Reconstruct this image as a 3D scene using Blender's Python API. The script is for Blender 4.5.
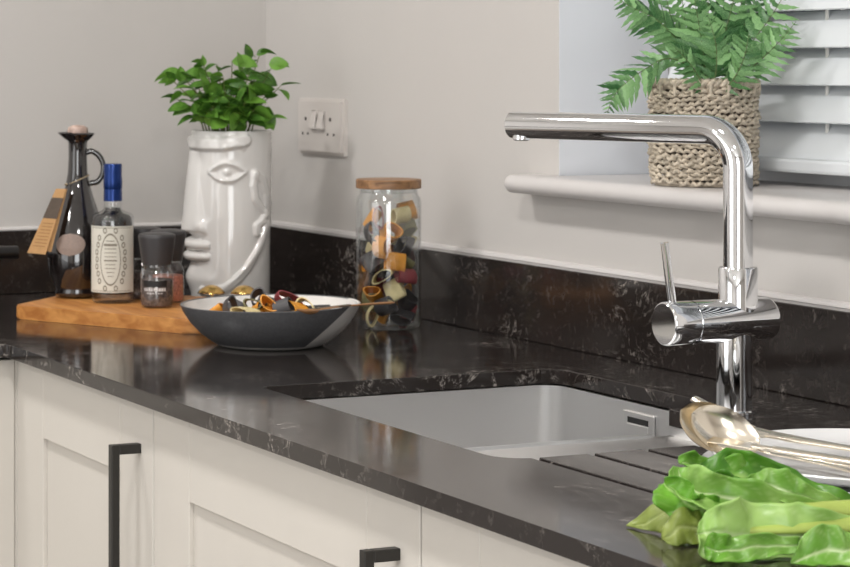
import bpy, bmesh, math, random
from mathutils import Vector, Matrix, Euler, noise
PI = math.pi
for o in list(bpy.data.objects): bpy.data.objects.remove(o)
S = bpy.context.scene
COL = S.collection

# ------------------------------------------------------------------ camera
cam_d = bpy.data.cameras.new('camera'); cam = bpy.data.objects.new('camera', cam_d); COL.objects.link(cam)
cam.location = (3.42485, -1.62017, 1.26)
cam.rotation_euler = (PI/2, 0, math.radians(90 - 23.5303))
cam_d.sensor_width = 36.0; cam_d.sensor_fit = 'HORIZONTAL'
cam_d.lens = 2308/850*36
cam_d.shift_x = (425-200)/850
cam_d.shift_y = -(283.5-66)/850
cam_d.clip_start = 0.05
cam_d.dof.use_dof = True; cam_d.dof.focus_distance = 2.25; cam_d.dof.aperture_fstop = 20
S.camera = cam

# ------------------------------------------------------------------ world, lights, exposure
S.view_settings.view_transform = 'Standard'; S.view_settings.look = 'None'
S.view_settings.gamma = 1.0; S.view_settings.use_curve_mapping = False
S.view_settings.exposure = -0.28
W = bpy.data.worlds.new('world'); S.world = W; W.use_nodes = True
W.node_tree.nodes['Background'].inputs[0].default_value = (0.75, 0.85, 1.0, 1)
W.node_tree.nodes['Background'].inputs[1].default_value = 0.6

def area(name, loc, target, sx, sy, power, col, shape='RECTANGLE'):
    d = bpy.data.lights.new(name, 'AREA'); d.shape = shape; d.size = sx; d.size_y = sy
    d.energy = power; d.color = col
    o = bpy.data.objects.new(name, d); COL.objects.link(o); o.location = loc
    v = Vector(target) - Vector(loc)
    o.rotation_euler = v.to_track_quat('-Z', 'Y').to_euler()
    return o
# unseen area lights added as window-like daylight fill; no glazed doors are built
area('daylight_fill_back', (1.6, -3.95, 1.15), (1.6, 0, 1.15), 1.8, 2.1, 26, (0.95, 0.98, 1.0))
area('daylight_fill_right', (4.95, -2.5, 1.25), (0, -2.5, 1.25), 1.5, 2.0, 58, (0.95, 0.98, 1.0))
# ceiling downlights in a row above the worktop edge
for x in (0.45, 1.75, 3.05):
    area('downlight', (x, -1.25, 2.385), (x, -1.25, 0), 0.22, 0.22, 17, (1.0, 0.975, 0.95), 'DISK')
for x in (1.2, 3.2):
    area('downlight', (x, -2.9, 2.385), (x, -2.9, 0), 0.22, 0.22, 15, (1.0, 0.975, 0.95), 'DISK')

# ------------------------------------------------------------------ materials
M = {}
def mat(name, col, rough=0.5, metal=0.0, var=0.0, vscale=30, bump=0.0, bscale=200, spec=0.5, coat=0.0, **kw):
    m = bpy.data.materials.new(name); m.use_nodes = True; nt = m.node_tree
    b = nt.nodes['Principled BSDF']
    b.inputs['Base Color'].default_value = (*col, 1); b.inputs['Roughness'].default_value = rough
    b.inputs['Metallic'].default_value = metal; b.inputs['Specular IOR Level'].default_value = spec
    b.inputs['Coat Weight'].default_value = coat; b.inputs['Coat Roughness'].default_value = 0.05
    for k, v in kw.items(): b.inputs[k.replace('_', ' ')].default_value = v
    tc = nt.nodes.new('ShaderNodeTexCoord')
    if var > 0:
        n = nt.nodes.new('ShaderNodeTexNoise'); n.inputs['Scale'].default_value = vscale; n.inputs['Detail'].default_value = 5
        nt.links.new(tc.outputs['Object'], n.inputs['Vector'])
        r = nt.nodes.new('ShaderNodeValToRGB')
        r.color_ramp.elements[0].position = 0.3; r.color_ramp.elements[1].position = 0.7
        r.color_ramp.elements[0].color = (*[c*(1-var) for c in col], 1)
        r.color_ramp.elements[1].color = (*[min(1, c*(1+var)) for c in col], 1)
        nt.links.new(n.outputs['Fac'], r.inputs[0]); nt.links.new(r.outputs[0], b.inputs['Base Color'])
    if bump > 0:
        n = nt.nodes.new('ShaderNodeTexNoise'); n.inputs['Scale'].default_value = bscale; n.inputs['Detail'].default_value = 3
        nt.links.new(tc.outputs['Object'], n.inputs['Vector'])
        bp = nt.nodes.new('ShaderNodeBump'); bp.inputs['Strength'].default_value = bump; bp.inputs['Distance'].default_value = 0.002
        nt.links.new(n.outputs['Fac'], bp.inputs['Height']); nt.links.new(bp.outputs[0], b.inputs['Normal'])
    M[name] = m
    return m
def rgb(r, g, b):
    f = lambda c: (c/255/12.92) if c <= 10 else ((c/255+0.055)/1.055)**2.4
    return (f(r), f(g), f(b))

mat('wall', rgb(196, 192, 188), 0.75, var=0.015, vscale=3, bump=0.05, bscale=300)
mat('wall_white', rgb(236, 239, 245), 0.6, bump=0.03, bscale=250)  # reveal white; cool daylight glow from the window is put into the colour
mat('ceiling', rgb(240, 238, 234), 0.8, bump=0.02)
mat('floor', rgb(140, 130, 120), 0.45, var=0.15, vscale=6)
mat('sill', rgb(208, 204, 202), 0.35, bump=0.03, bscale=120)
mat('socket', rgb(206, 200, 195), 0.3, bump=0.01)
mat('socket_dark', rgb(70, 66, 64), 0.6, var=0.05)
mat('door_paint', rgb(206, 201, 193), 0.42, var=0.012, vscale=8, bump=0.03, bscale=160)
mat('carcass', rgb(190, 182, 170), 0.6, var=0.03)
mat('handle', rgb(44, 42, 39), 0.42, 0.3, bump=0.05, bscale=900)
mat('chrome', (0.86, 0.87, 0.89), 0.045, 1.0, var=0.01)
mat('ceramic', rgb(214, 212, 209), 0.09, coat=0.6, bump=0.01, bscale=40)
mat('plate', rgb(232, 232, 232), 0.15, coat=0.5, bump=0.01, bscale=40)
mat('bowl_inside', rgb(225, 222, 218), 0.2, coat=0.4)
mat('soil', rgb(52, 42, 32), 0.95, var=0.5, vscale=120, bump=1.0, bscale=180)
mat('cap_blue', rgb(20, 50, 112), 0.25, 0.55, var=0.08, vscale=60)
mat('dark_glass', rgb(26, 22, 22), 0.05, coat=1.0, var=0.1, spec=0.7)
mat('dark_liquid', rgb(14, 11, 12), 0.15, var=0.2)
mat('paper_label', rgb(208, 205, 194), 0.8, var=0.02, vscale=200)
mat('label_ink', rgb(128, 122, 108), 0.8, var=0.1)
mat('label_grey', rgb(136, 118, 108), 0.55, var=0.08, vscale=300)
mat('kraft', rgb(178, 138, 92), 0.85, var=0.06, vscale=120)
mat('kraft_dark', rgb(84, 72, 62), 0.85, var=0.12, vscale=150)
mat('kraft_ink', rgb(140, 102, 62), 0.85, var=0.1)
mat('twine', rgb(150, 134, 108), 0.9, var=0.2, vscale=400)
mat('cork', rgb(176, 152, 140), 0.45, var=0.25, vscale=160)
mat('grinder_cap', rgb(58, 56, 57), 0.42, bump=0.03, bscale=300)
mat('pepper', rgb(92, 80, 76), 0.8, var=0.7, vscale=260, bump=0.8, bscale=300)
mat('pink_salt', rgb(190, 120, 100), 0.6, var=0.35, vscale=300, bump=0.8, bscale=300)
mat('print_white', rgb(225, 222, 220), 0.6, var=0.02)
mat('print_black', rgb(24, 22, 22), 0.5, var=0.05)
mat('gold', (0.72, 0.47, 0.16), 0.24, 1.0, var=0.05, vscale=80)
mat('champagne', (0.88, 0.81, 0.69), 0.2, 1.0, var=0.03, vscale=60)
mat('spoon_wood', rgb(150, 108, 70), 0.5, var=0.2, vscale=120)
mat('spoon_dark', rgb(92, 76, 60), 0.5, var=0.15, vscale=120)
mat('pan_black', rgb(20, 19, 19), 0.35, bump=0.1, bscale=300)
mat('stem', rgb(96, 108, 52), 0.55, var=0.2, vscale=80)
mat('rachis', rgb(92, 112, 66), 0.55, var=0.15, vscale=80)
mat('slat', rgb(220, 224, 227), 0.4, var=0.012, vscale=10, bump=0.02)  # white slats, tinted cool in place of daylight coming through the blind
mat('cord', rgb(232, 230, 226), 0.8, var=0.03)
mat('upvc', rgb(225, 226, 228), 0.3, bump=0.01)
mat('pane', rgb(34, 44, 52), 0.04, var=0.1, vscale=3, spec=0.6)  # opaque dark glass: the darkness behind the slats is put into its colour
mat('drain_black', rgb(18, 18, 18), 0.5, var=0.1)

def pasta_mat(name, c):
    mat(name, rgb(*c), 0.5, var=0.12, vscale=120, bump=0.12, bscale=500)
pasta_mat('pasta_yellow', (222, 150, 46)); pasta_mat('pasta_cream', (218, 202, 152)); pasta_mat('pasta_charcoal', (64, 62, 64))
pasta_mat('pasta_maroon', (142, 62, 68)); pasta_mat('pasta_olive', (116, 112, 72))

def leaf_mat(name, c1, c2, rough=0.38, scale=25, sub=0.0, trans=0.25, vein=None):
    m = bpy.data.materials.new(name); m.use_nodes = True; nt = m.node_tree; b = nt.nodes['Principled BSDF']
    b.inputs['Roughness'].default_value = rough
    tc = nt.nodes.new('ShaderNodeTexCoord'); n = nt.nodes.new('ShaderNodeTexNoise'); n.inputs['Scale'].default_value = scale; n.inputs['Detail'].default_value = 4
    nt.links.new(tc.outputs['Object'], n.inputs['Vector'])
    oi = nt.nodes.new('ShaderNodeObjectInfo')
    ad = nt.nodes.new('ShaderNodeMath'); ad.operation = 'MULTIPLY_ADD'; ad.inputs[1].default_value = 0.45; 
    nt.links.new(oi.outputs['Random'], ad.inputs[0]); 
    sb = nt.nodes.new('ShaderNodeMath'); sb.operation = 'SUBTRACT'; sb.inputs[1].default_value = 0.22
    nt.links.new(n.outputs['Fac'], sb.inputs[0]); nt.links.new(sb.outputs[0], ad.inputs[2])
    r = nt.nodes.new('ShaderNodeValToRGB'); r.color_ramp.elements[0].position = 0.3; r.color_ramp.elements[1].position = 0.72
    r.color_ramp.elements[0].color = (*c1, 1); r.color_ramp.elements[1].color = (*c2, 1)
    nt.links.new(ad.outputs[0], r.inputs[0])
    out = r.outputs[0]
    if vein:
        at = nt.nodes.new('ShaderNodeAttribute'); at.attribute_name = 'vein'
        mx = nt.nodes.new('ShaderNodeMix'); mx.data_type = 'RGBA'; mx.inputs['B'].default_value = (*vein, 1)
        nt.links.new(at.outputs['Fac'], mx.inputs['Factor']); nt.links.new(out, mx.inputs['A']); out = mx.outputs['Result']
    nt.links.new(out, b.inputs['Base Color'])
    tr = nt.nodes.new('ShaderNodeBsdfTranslucent'); nt.links.new(out, tr.inputs[0])
    ms = nt.nodes.new('ShaderNodeMixShader'); ms.inputs[0].default_value = trans
    nt.links.new(b.outputs[0], ms.inputs[1]); nt.links.new(tr.outputs[0], ms.inputs[2])
    nt.links.new(ms.outputs[0], nt.nodes['Material Output'].inputs[0])
    M[name] = m
leaf_mat('herb_leaf', rgb(60, 102, 32), rgb(112, 160, 62), 0.42, 60, trans=0.25)
leaf_mat('fern_leaf', rgb(44, 96, 48), rgb(150, 196, 132), 0.36, 40, trans=0.25)
leaf_mat('choi_dark', rgb(52, 116, 24), rgb(118, 176, 60), 0.3, 30, trans=0.2, vein=rgb(172, 208, 118))
leaf_mat('choi_light', rgb(112, 168, 58), rgb(176, 212, 122), 0.32, 30, trans=0.2, vein=rgb(210, 230, 172))
leaf_mat('choi_olive', rgb(100, 122, 40), rgb(150, 164, 78), 0.4, 25, trans=0.25, vein=rgb(178, 190, 120))
mat('choi_stem', rgb(166, 184, 92), 0.36, var=0.12, vscale=30, bump=0.1, bscale=60)

def glass_mat(name, tint=(0.97, 0.98, 0.98), ior=1.45, rough=0.0):
    m = bpy.data.materials.new(name); m.use_nodes = True; nt = m.node_tree; nt.nodes.remove(nt.nodes['Principled BSDF'])
    t = nt.nodes.new('ShaderNodeBsdfTransparent'); t.inputs[0].default_value = (*tint, 1)
    g = nt.nodes.new('ShaderNodeBsdfGlossy'); g.inputs['Roughness'].default_value = 0.02 + rough
    lw = nt.nodes.new('ShaderNodeLayerWeight'); lw.inputs['Blend'].default_value = 0.5      # thin glass: Schlick, same from both sides
    pw = nt.nodes.new('ShaderNodeMath'); pw.operation = 'POWER'; pw.inputs[1].default_value = 4.0; nt.links.new(lw.outputs['Facing'], pw.inputs[0])
    fr = nt.nodes.new('ShaderNodeMath'); fr.operation = 'MULTIPLY_ADD'; fr.inputs[1].default_value = 0.75; fr.inputs[2].default_value = 0.1; nt.links.new(pw.outputs[0], fr.inputs[0])
    ms = nt.nodes.new('ShaderNodeMixShader')
    nt.links.new(fr.outputs[0], ms.inputs[0]); nt.links.new(t.outputs[0], ms.inputs[1]); nt.links.new(g.outputs[0], ms.inputs[2])
    nt.links.new(ms.outputs[0], nt.nodes['Material Output'].inputs[0]); M[name] = m
glass_mat('clear_glass')

def stone_mat():
    m = bpy.data.materials.new('stone'); m.use_nodes = True; nt = m.node_tree; b = nt.nodes['Principled BSDF']; L = nt.links.new
    tc = nt.nodes.new('ShaderNodeTexCoord')
    def N(sc, det=4, rough=0.6, dist=0.0):
        n = nt.nodes.new('ShaderNodeTexNoise'); n.inputs['Scale'].default_value = sc; n.inputs['Detail'].default_value = det
        n.inputs['Roughness'].default_value = rough; n.inputs['Distortion'].default_value = dist
        L(tc.outputs['Object'], n.inputs['Vector']); return n
    def ramp(src, stops):
        r = nt.nodes.new('ShaderNodeValToRGB'); e = r.color_ramp.elements
        e[0].position, e[0].color = stops[0][0], (*[stops[0][1]]*3, 1); e[1].position, e[1].color = stops[-1][0], (*[stops[-1][1]]*3, 1)
        for p, v in stops[1:-1]:
            q = e.new(p); q.color = (v, v, v, 1)
        L(src, r.inputs[0]); return r.outputs[0]
    def mul(a, c):
        k = nt.nodes.new('ShaderNodeMath'); k.operation = 'MULTIPLY'; L(a, k.inputs[0])
        if isinstance(c, float): k.inputs[1].default_value = c
        else: L(c, k.inputs[1])
        return k.outputs[0]
    veins = ramp(N(22, 8, 0.7, 1.2).outputs['Fac'], [(0.476, 0), (0.497, 1), (0.503, 1), (0.524, 0)])
    mask = ramp(N(7, 3).outputs['Fac'], [(0.50, 0.05), (0.68, 1.0)])
    grain = ramp(N(90, 4, 0.7).outputs['Fac'], [(0.45, 0), (0.62, 1)])
    v = mul(mul(veins, mask), grain)
    speck = ramp(N(55, 6, 0.75, 0.8).outputs['Fac'], [(0.62, 0), (0.72, 1)])
    sp = mul(speck, 0.20)
    ad = nt.nodes.new('ShaderNodeMath'); ad.operation = 'ADD'; ad.use_clamp = True; L(v, ad.inputs[0]); L(sp, ad.inputs[1])
    mx = nt.nodes.new('ShaderNodeMix'); mx.data_type = 'RGBA'
    mx.inputs['A'].default_value = (*rgb(41, 36, 34), 1); mx.inputs['B'].default_value = (*rgb(198, 189, 181), 1)
    L(ad.outputs[0], mx.inputs['Factor'])
    L(mx.outputs['Result'], b.inputs['Base Color'])
    b.inputs['Roughness'].default_value = 0.16; b.inputs['Specular IOR Level'].default_value = 0.5
    rr = nt.nodes.new('ShaderNodeMapRange'); rr.inputs['To Min'].default_value = 0.06; rr.inputs['To Max'].default_value = 0.14
    L(N(30, 4).outputs['Fac'], rr.inputs['Value']); L(rr.outputs[0], b.inputs['Roughness'])
    M['stone'] = m
stone_mat()

def wood_mat(name, c1, c2, scale=6, rot=0.0, rough=0.45):
    m = bpy.data.materials.new(name); m.use_nodes = True; nt = m.node_tree; b = nt.nodes['Principled BSDF']; L = nt.links.new
    tc = nt.nodes.new('ShaderNodeTexCoord'); mp = nt.nodes.new('ShaderNodeMapping'); mp.inputs['Rotation'].default_value = (0, 0, rot)
    mp.inputs['Scale'].default_value = (1, 8, 8)
    n = nt.nodes.new('ShaderNodeTexNoise'); n.inputs['Scale'].default_value = scale; n.inputs['Detail'].default_value = 6; n.inputs['Distortion'].default_value = 0.6
    L(tc.outputs['Object'], mp.inputs[0]); L(mp.outputs[0], n.inputs['Vector'])
    r = nt.nodes.new('ShaderNodeValToRGB'); r.color_ramp.elements[0].position = 0.32; r.color_ramp.elements[1].position = 0.68
    r.color_ramp.elements[0].color = (*c1, 1); r.color_ramp.elements[1].color = (*c2, 1)
    L(n.outputs['Fac'], r.inputs[0]); L(r.outputs[0], b.inputs['Base Color']); b.inputs['Roughness'].default_value = rough
    M[name] = m
wood_mat('board_wood', rgb(164, 102, 46), rgb(206, 146, 80), 9, rot=-0.55)
wood_mat('lid_wood', rgb(96, 66, 42), rgb(170, 128, 88), 14, rot=0.9)

def steel_mat():
    m = mat('steel', (0.82, 0.815, 0.81), 0.35, 1.0, bump=0.04, bscale=900)
    m.node_tree.nodes['Principled BSDF'].inputs['Anisotropic'].default_value = 0.4
steel_mat()

def basket_mat():
    m = mat('seagrass', rgb(196, 184, 166), 0.85, var=0.32, vscale=140, bump=0.6, bscale=500)
basket_mat()

def bowl_mat():      # dark glaze dipped at a slant over a white body
    m = bpy.data.materials.new('bowl_glaze'); m.use_nodes = True; nt = m.node_tree; b = nt.nodes['Principled BSDF']; L = nt.links.new
    tc = nt.nodes.new('ShaderNodeTexCoord'); sx = nt.nodes.new('ShaderNodeSeparateXYZ'); L(tc.outputs['Object'], sx.inputs[0])
    # signed distance along image-right direction and height
    d = nt.nodes.new('ShaderNodeVectorMath'); d.operation = 'DOT_PRODUCT'; d.inputs[1].default_value = (0.45, 0.893, -1.10)
    L(tc.outputs['Object'], d.inputs[0])
    g = nt.nodes.new('ShaderNodeMath'); g.operation = 'GREATER_THAN'; g.inputs[1].default_value = 0.0405; L(d.outputs['Value'], g.inputs[0])
    lo = nt.nodes.new('ShaderNodeMath'); lo.operation = 'LESS_THAN'; lo.inputs[1].default_value = 0.0045; L(sx.outputs['Z'], lo.inputs[0])
    mx2 = nt.nodes.new('ShaderNodeMath'); mx2.operation = 'MAXIMUM'; L(g.outputs[0], mx2.inputs[0]); L(lo.outputs[0], mx2.inputs[1])
    n = nt.nodes.new('ShaderNodeTexNoise'); n.inputs['Scale'].default_value = 260; L(tc.outputs['Object'], n.inputs['Vector'])
    r = nt.nodes.new('ShaderNodeValToRGB'); r.color_ramp.elements[0].color = (*rgb(70, 70, 72), 1); r.color_ramp.elements[1].color = (*rgb(100, 100, 102), 1)
    L(n.outputs['Fac'], r.inputs[0])
    mx = nt.nodes.new('ShaderNodeMix'); mx.data_type = 'RGBA'; mx.inputs['B'].default_value = (*rgb(214, 210, 206), 1)
    L(mx2.outputs[0], mx.inputs['Factor']); L(r.outputs[0], mx.inputs['A']); L(mx.outputs['Result'], b.inputs['Base Color'])
    b.inputs['Roughness'].default_value = 0.33
    M['bowl_glaze'] = m
bowl_mat()

# ------------------------------------------------------------------ mesh helpers
def link(name, me, parent=None, loc=None, rot=None):
    o = bpy.data.objects.new(name, me); COL.objects.link(o)
    if parent: o.parent = parent
    if loc is not None: o.location = loc
    if rot is not None: o.rotation_euler = rot
    return o
def finish(name, bm, material, smooth=None, recalc=True):
    if recalc: bmesh.ops.recalc_face_normals(bm, faces=bm.faces)
    if smooth is not None:
        lim = math.radians(smooth)
        for f in bm.faces: f.smooth = True
        for e in bm.edges:
            e.smooth = not (len(e.link_faces) == 2 and e.calc_face_angle(0) > lim)
    me = bpy.data.meshes.new(name); bm.to_mesh(me); bm.free()
    ms = material if isinstance(material, (list, tuple)) else [material]
    for m in ms: me.materials.append(M[m])
    return me
def obj(name, bm, material, parent=None, smooth=None, loc=None, rot=None, recalc=True):
    return link(name, finish(name, bm, material, smooth, recalc), parent, loc, rot)
def tag(o, label, cat, group=None):
    o['label'] = label; o['category'] = cat
    if group: o['group'] = group
    return o
def thing(name, label, cat, loc=(0, 0, 0), rz=0.0, group=None):
    o = bpy.data.objects.new(name, None); COL.objects.link(o); o.empty_display_size = 0.05
    o.location = loc; o.rotation_euler = (0, 0, rz)
    return tag(o, label, cat, group)
def struct(o):
    o['kind'] = 'structure'; return o
def box(bm, x0, x1, y0, y1, z0, z1, bev=0.0, seg=2):
    r = bmesh.ops.create_cube(bm, size=1.0)
    for v in r['verts']:
        v.co = Vector(((x0+x1)/2 + v.co.x*(x1-x0), (y0+y1)/2 + v.co.y*(y1-y0), (z0+z1)/2 + v.co.z*(z1-z0)))
    if bev > 0:
        es = list({e for v in r['verts'] for e in v.link_edges})
        bmesh.ops.bevel(bm, geom=es, offset=bev, segments=seg, affect='EDGES', profile=0.5)
    return bm
def B(*a, **k): return box(bmesh.new(), *a, **k)
def lathe(bm, prof, n=48, closed=False, axis=Matrix.Identity(4)):
    """prof: list of (r,z). r==0 gives a pole."""
    rings = []
    for r, z in prof:
        if r < 1e-7: rings.append([bm.verts.new(axis @ Vector((0, 0, z)))])
        else: rings.append([bm.verts.new(axis @ Vector((r*math.cos(2*PI*i/n), r*math.sin(2*PI*i/n), z))) for i in range(n)])
    pairs = list(zip(rings, rings[1:])) + ([(rings[-1], rings[0])] if closed else [])
    for a, b in pairs:
        if len(a) == 1 and len(b) == 1: continue
        for i in range(n):
            j = (i+1) % n
            if len(a) == 1: bm.faces.new((a[0], b[i], b[j]))
            elif len(b) == 1: bm.faces.new((a[i], a[j], b[0]))
            else: bm.faces.new((a[i], a[j], b[j], b[i]))
    return bm
def LT(prof, n=48, closed=False): return lathe(bmesh.new(), prof, n, closed)
def catmull(pts, per=8):
    P = [Vector(p) for p in pts]; P = [2*P[0]-P[1]] + P + [2*P[-1]-P[-2]]; out = []
    for i in range(1, len(P)-2):
        for k in range(per):
            t = k/per; a, b, c, d = P[i-1], P[i], P[i+1], P[i+2]
            out.append(0.5*((2*b)+(c-a)*t+(2*a-5*b+4*c-d)*t*t+(3*b-a-3*c+d)*t**3))
    out.append(P[-2]); return out
def tube(bm, pts, rad, n=10, cap=True, closed=False, flat=1.0, up=None):
    """sweep; rad = number or list; flat squashes along the frame's second axis"""
    pts = [Vector(p) for p in pts]; N = len(pts)
    rr = rad if isinstance(rad, (list, tuple)) else [rad]*N
    tang = []
    for i in range(N):
        if closed: t = pts[(i+1) % N]-pts[i-1]
        else: t = pts[min(i+1, N-1)]-pts[max(i-1, 0)]
        tang.append(t.normalized())
    u = Vector(up) if up is not None else (Vector((0, 0, 1)) if abs(tang[0].z) < 0.9 else Vector((1, 0, 0)))
    rings = []
    for i in range(N):
        if up is not None: u = Vector(up)
        u = (u - tang[i]*u.dot(tang[i]))
        u = u.normalized() if u.length > 1e-6 else tang[i].orthogonal().normalized()
        w = tang[i].cross(u)
        rings.append([bm.verts.new(pts[i] + rr[i]*(math.cos(2*PI*k/n)*w + flat*math.sin(2*PI*k/n)*u)) for k in range(n)])
    seq = list(zip(rings, rings[1:])) + ([(rings[-1], rings[0])] if closed else [])
    for a, b in seq:
        for k in range(n):
            j = (k+1) % n; bm.faces.new((a[k], a[j], b[j], b[k]))
    if cap and not closed:
        bm.faces.new(rings[0][::-1]); bm.faces.new(rings[-1])
    return bm
def T(pts, rad, **k): return tube(bmesh.new(), pts, rad, **k)
def prism(bm, poly, z0, z1):
    a = [bm.verts.new((x, y, z0)) for x, y in poly]; b = [bm.verts.new((x, y, z1)) for x, y in poly]
    bm.faces.new(a[::-1]); bm.faces.new(b); n = len(poly)
    for i in range(n): bm.faces.new((a[i], a[(i+1) % n], b[(i+1) % n], b[i]))
    return bm
def rounded(poly, rads, seg=8):
    """round the corners of a ccw polygon"""
    out = []; n = len(poly)
    for i in range(n):
        p0, p, p1 = Vector(poly[i-1]), Vector(poly[i]), Vector(poly[(i+1) % n]); r = rads[i] if isinstance(rads, (list, tuple)) else rads
        if r <= 0: out.append(tuple(p)); continue
        a, b = (p0-p).normalized(), (p1-p).normalized(); ang = a.angle(b); d = r/math.tan(ang/2)
        c = p + (a+b).normalized()*(r/math.sin(ang/2)); s, e = p+a*d, p+b*d
        a0 = math.atan2(s.y-c.y, s.x-c.x); a1 = math.atan2(e.y-c.y, e.x-c.x)
        da = (a1-a0+PI) % (2*PI)-PI
        for k in range(seg+1): out.append((c.x+r*math.cos(a0+da*k/seg), c.y+r*math.sin(a0+da*k/seg)))
    return out
def bool_cut(me, cutters):
    o = link('tmp_base', me); tmp = [o]
    for c in cutters:
        k = link('tmp_cut', c); tmp.append(k)
        md = o.modifiers.new('b', 'BOOLEAN'); md.operation = 'DIFFERENCE'; md.object = k; md.solver = 'EXACT'
    bpy.context.view_layer.update()
    r = bpy.data.meshes.new_from_object(o.evaluated_get(bpy.context.evaluated_depsgraph_get()))
    for t in tmp: bpy.data.objects.remove(t)
    return r
rnd = random.Random(7)

# ------------------------------------------------------------------ the room
XW, YW = -0.045, 0.010          # faces of the left wall and of the window wall
WX0, WX1, WZ0, WZ1 = 0.853, 2.15, 1.100, 2.02
bm = bmesh.new()
box(bm, XW-0.3, WX0, YW, YW+0.3, 0, 2.4); box(bm, WX1, 5.0, YW, YW+0.3, 0, 2.4)
box(bm, WX0, WX1, YW, YW+0.3, 0, WZ0-0.01); box(bm, WX0, WX1, YW, YW+0.3, WZ1, 2.4)
struct(obj('wall_window', bm, 'wall'))
struct(obj('wall_left', B(XW-0.3, XW, -4.0, YW, 0, 2.4), 'wall'))
struct(obj('wall_right', B(5.0, 5.15, -4.0, YW+0.3, 0, 2.4), 'wall'))
struct(obj('wall_back', B(XW-0.3, 5.15, -4.15, -4.0, 0, 2.4), 'wall'))
struct(obj('floor', B(XW-0.3, 5.15, -4.15, YW+0.3, -0.1, 0), 'floor'))
struct(obj('ceiling', B(XW-0.3, 5.15, -4.15, YW+0.3, 2.4, 2.5), 'ceiling'))
# white lining of the window reveal
bm = bmesh.new(); t = 0.0008
box(bm, WX0, WX0+t, YW+0.0005, YW+0.17, WZ0, WZ1); box(bm, WX1-t, WX1, YW+0.0005, YW+0.17, WZ0, WZ1); box(bm, WX0, WX1, YW+0.0005, YW+0.17, WZ1-t, WZ1)
struct(obj('trim_1', bm, 'wall_white'))
# window frame and pane behind the blind
wf = bmesh.new(); y0, y1 = YW+0.17, YW+0.23
box(wf, WX0, WX0+0.06, y0, y1, WZ0, WZ1, 0.004); box(wf, WX1-0.06, WX1, y0, y1, WZ0, WZ1, 0.004)
box(wf, WX0+0.06, WX1-0.06, y0, y1, WZ0, WZ0+0.07, 0.004); box(wf, WX0+0.06, WX1-0.06, y0, y1, WZ1-0.06, WZ1, 0.004)
box(wf, (WX0+WX1)/2-0.03, (WX0+WX1)/2+0.03, y0, y1, WZ0+0.07, WZ1-0.06, 0.004)
win = struct(obj('window_1', wf, 'upvc'))
for a, b in ((WX0+0.06, (WX0+WX1)/2-0.03), ((WX0+WX1)/2+0.03, WX1-0.06)):
    obj('pane', B(a, b, YW+0.195, YW+0.205, WZ0+0.07, WZ1-0.06), 'pane', win)
# bull-nosed window sill with horns
zs0, zs1 = 1.0925, 1.117
prof = [(YW+0.17, zs0), (YW+0.17, zs1)]; r = (zs1-zs0)/2; yn = -0.035
prof += [(yn+r-r*math.sin(PI*k/12), (zs0+zs1)/2+r*math.cos(PI*k/12)) for k in range(13)]
def sill_part(bm, xa, xb, prof):
    a = [bm.verts.new((xa, y, z)) for y, z in prof]; b = [bm.verts.new((xb, y, z)) for y, z in prof]
    bm.faces.new(a); bm.faces.new(b[::-1]); n = len(prof)
    for i in range(n): bm.faces.new((a[i], b[i], b[(i+1) % n], a[(i+1) % n]))
bm = bmesh.new()
pf = [(YW, zs0), (YW, zs1)] + prof[2:]
xa = 0.782
# rounded left end: stacked slices shrinking towards the end
N = 6; xs = [xa + r*(1-math.cos(PI/2*k/N)) for k in range(N+1)]
sc = [max(0.02, math.sin(PI/2*k/N)) for k in range(N+1)]
rings = []
zc_ = (zs0+zs1)/2
for x, s_ in zip(xs + [WX1+0.07], sc + [1.0]):
    rings.append([bm.verts.new((x, y if i < 2 else (yn+r)+(y-(yn+r))*s_, zc_+(z-zc_)*s_)) for i, (y, z) in enumerate(pf)])
for a, b in zip(rings, rings[1:]):
    for i in range(len(pf)):
        j = (i+1) % len(pf); bm.faces.new((a[i], b[i], b[j], a[j]))
bm.faces.new(rings[0]); bm.faces.new(rings[-1][::-1])
box(bm, WX0+0.004, WX1-0.004, YW-0.002, YW+0.17, zs0, zs1)
tag(obj('window_sill', bm, 'sill', smooth=50), 'painted bull-nosed window sill below the venetian blind', 'sill')

# venetian blind
vb = thing('venetian_blind', 'white wide-slat venetian blind hanging in the window reveal', 'blind', (0, YW+0.128, 1.117))
L0, L1 = WX0+0.075, WX1-0.012
pitch, sw, tilt = 0.0443, 0.0505, math.radians(32)
def slat_mesh():
    bm = bmesh.new(); n = 8; top = []; bot = []
    for k in range(n+1):
        u = k/n-0.5; h = u*sw; bow = 0.0035*(1-4*u*u)
        # u=-0.5: bottom edge, towards the room
        y = h*math.sin(tilt) - bow*math.cos(tilt); z = h*math.cos(tilt) + bow*math.sin(tilt)
        top.append((y, z)); bot.append((y+0.0026*math.cos(tilt), z-0.0026*math.sin(tilt)))
    ring = top+bot[::-1]
    a = [bm.verts.new((L0, y, z)) for y, z in ring]; b = [bm.verts.new((L1, y, z)) for y, z in ring]
    bm.faces.new(a); bm.faces.new(b[::-1])
    for i in range(len(ring)): bm.faces.new((a[i], b[i], b[(i+1) % len(ring)], a[(i+1) % len(ring)]))
    return finish('slat', bm, 'slat', 40)
sm = slat_mesh(); z_first = 1.1710-1.117
zk = z_first; n_sl = 0
while zk < WZ1-1.117-0.075:
    link('slat', sm, vb, (0, 0, zk)); zk += pitch; n_sl += 1
obj('bottom_rail', B(L0, L1, -0.026, 0.024, 0.0165, 0.0335, 0.004), 'slat', vb)
obj('head_rail', B(L0, L1, -0.03, 0.03, WZ1-1.117-0.06, WZ1-1.117-0.006, 0.003), 'slat', vb)
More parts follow.
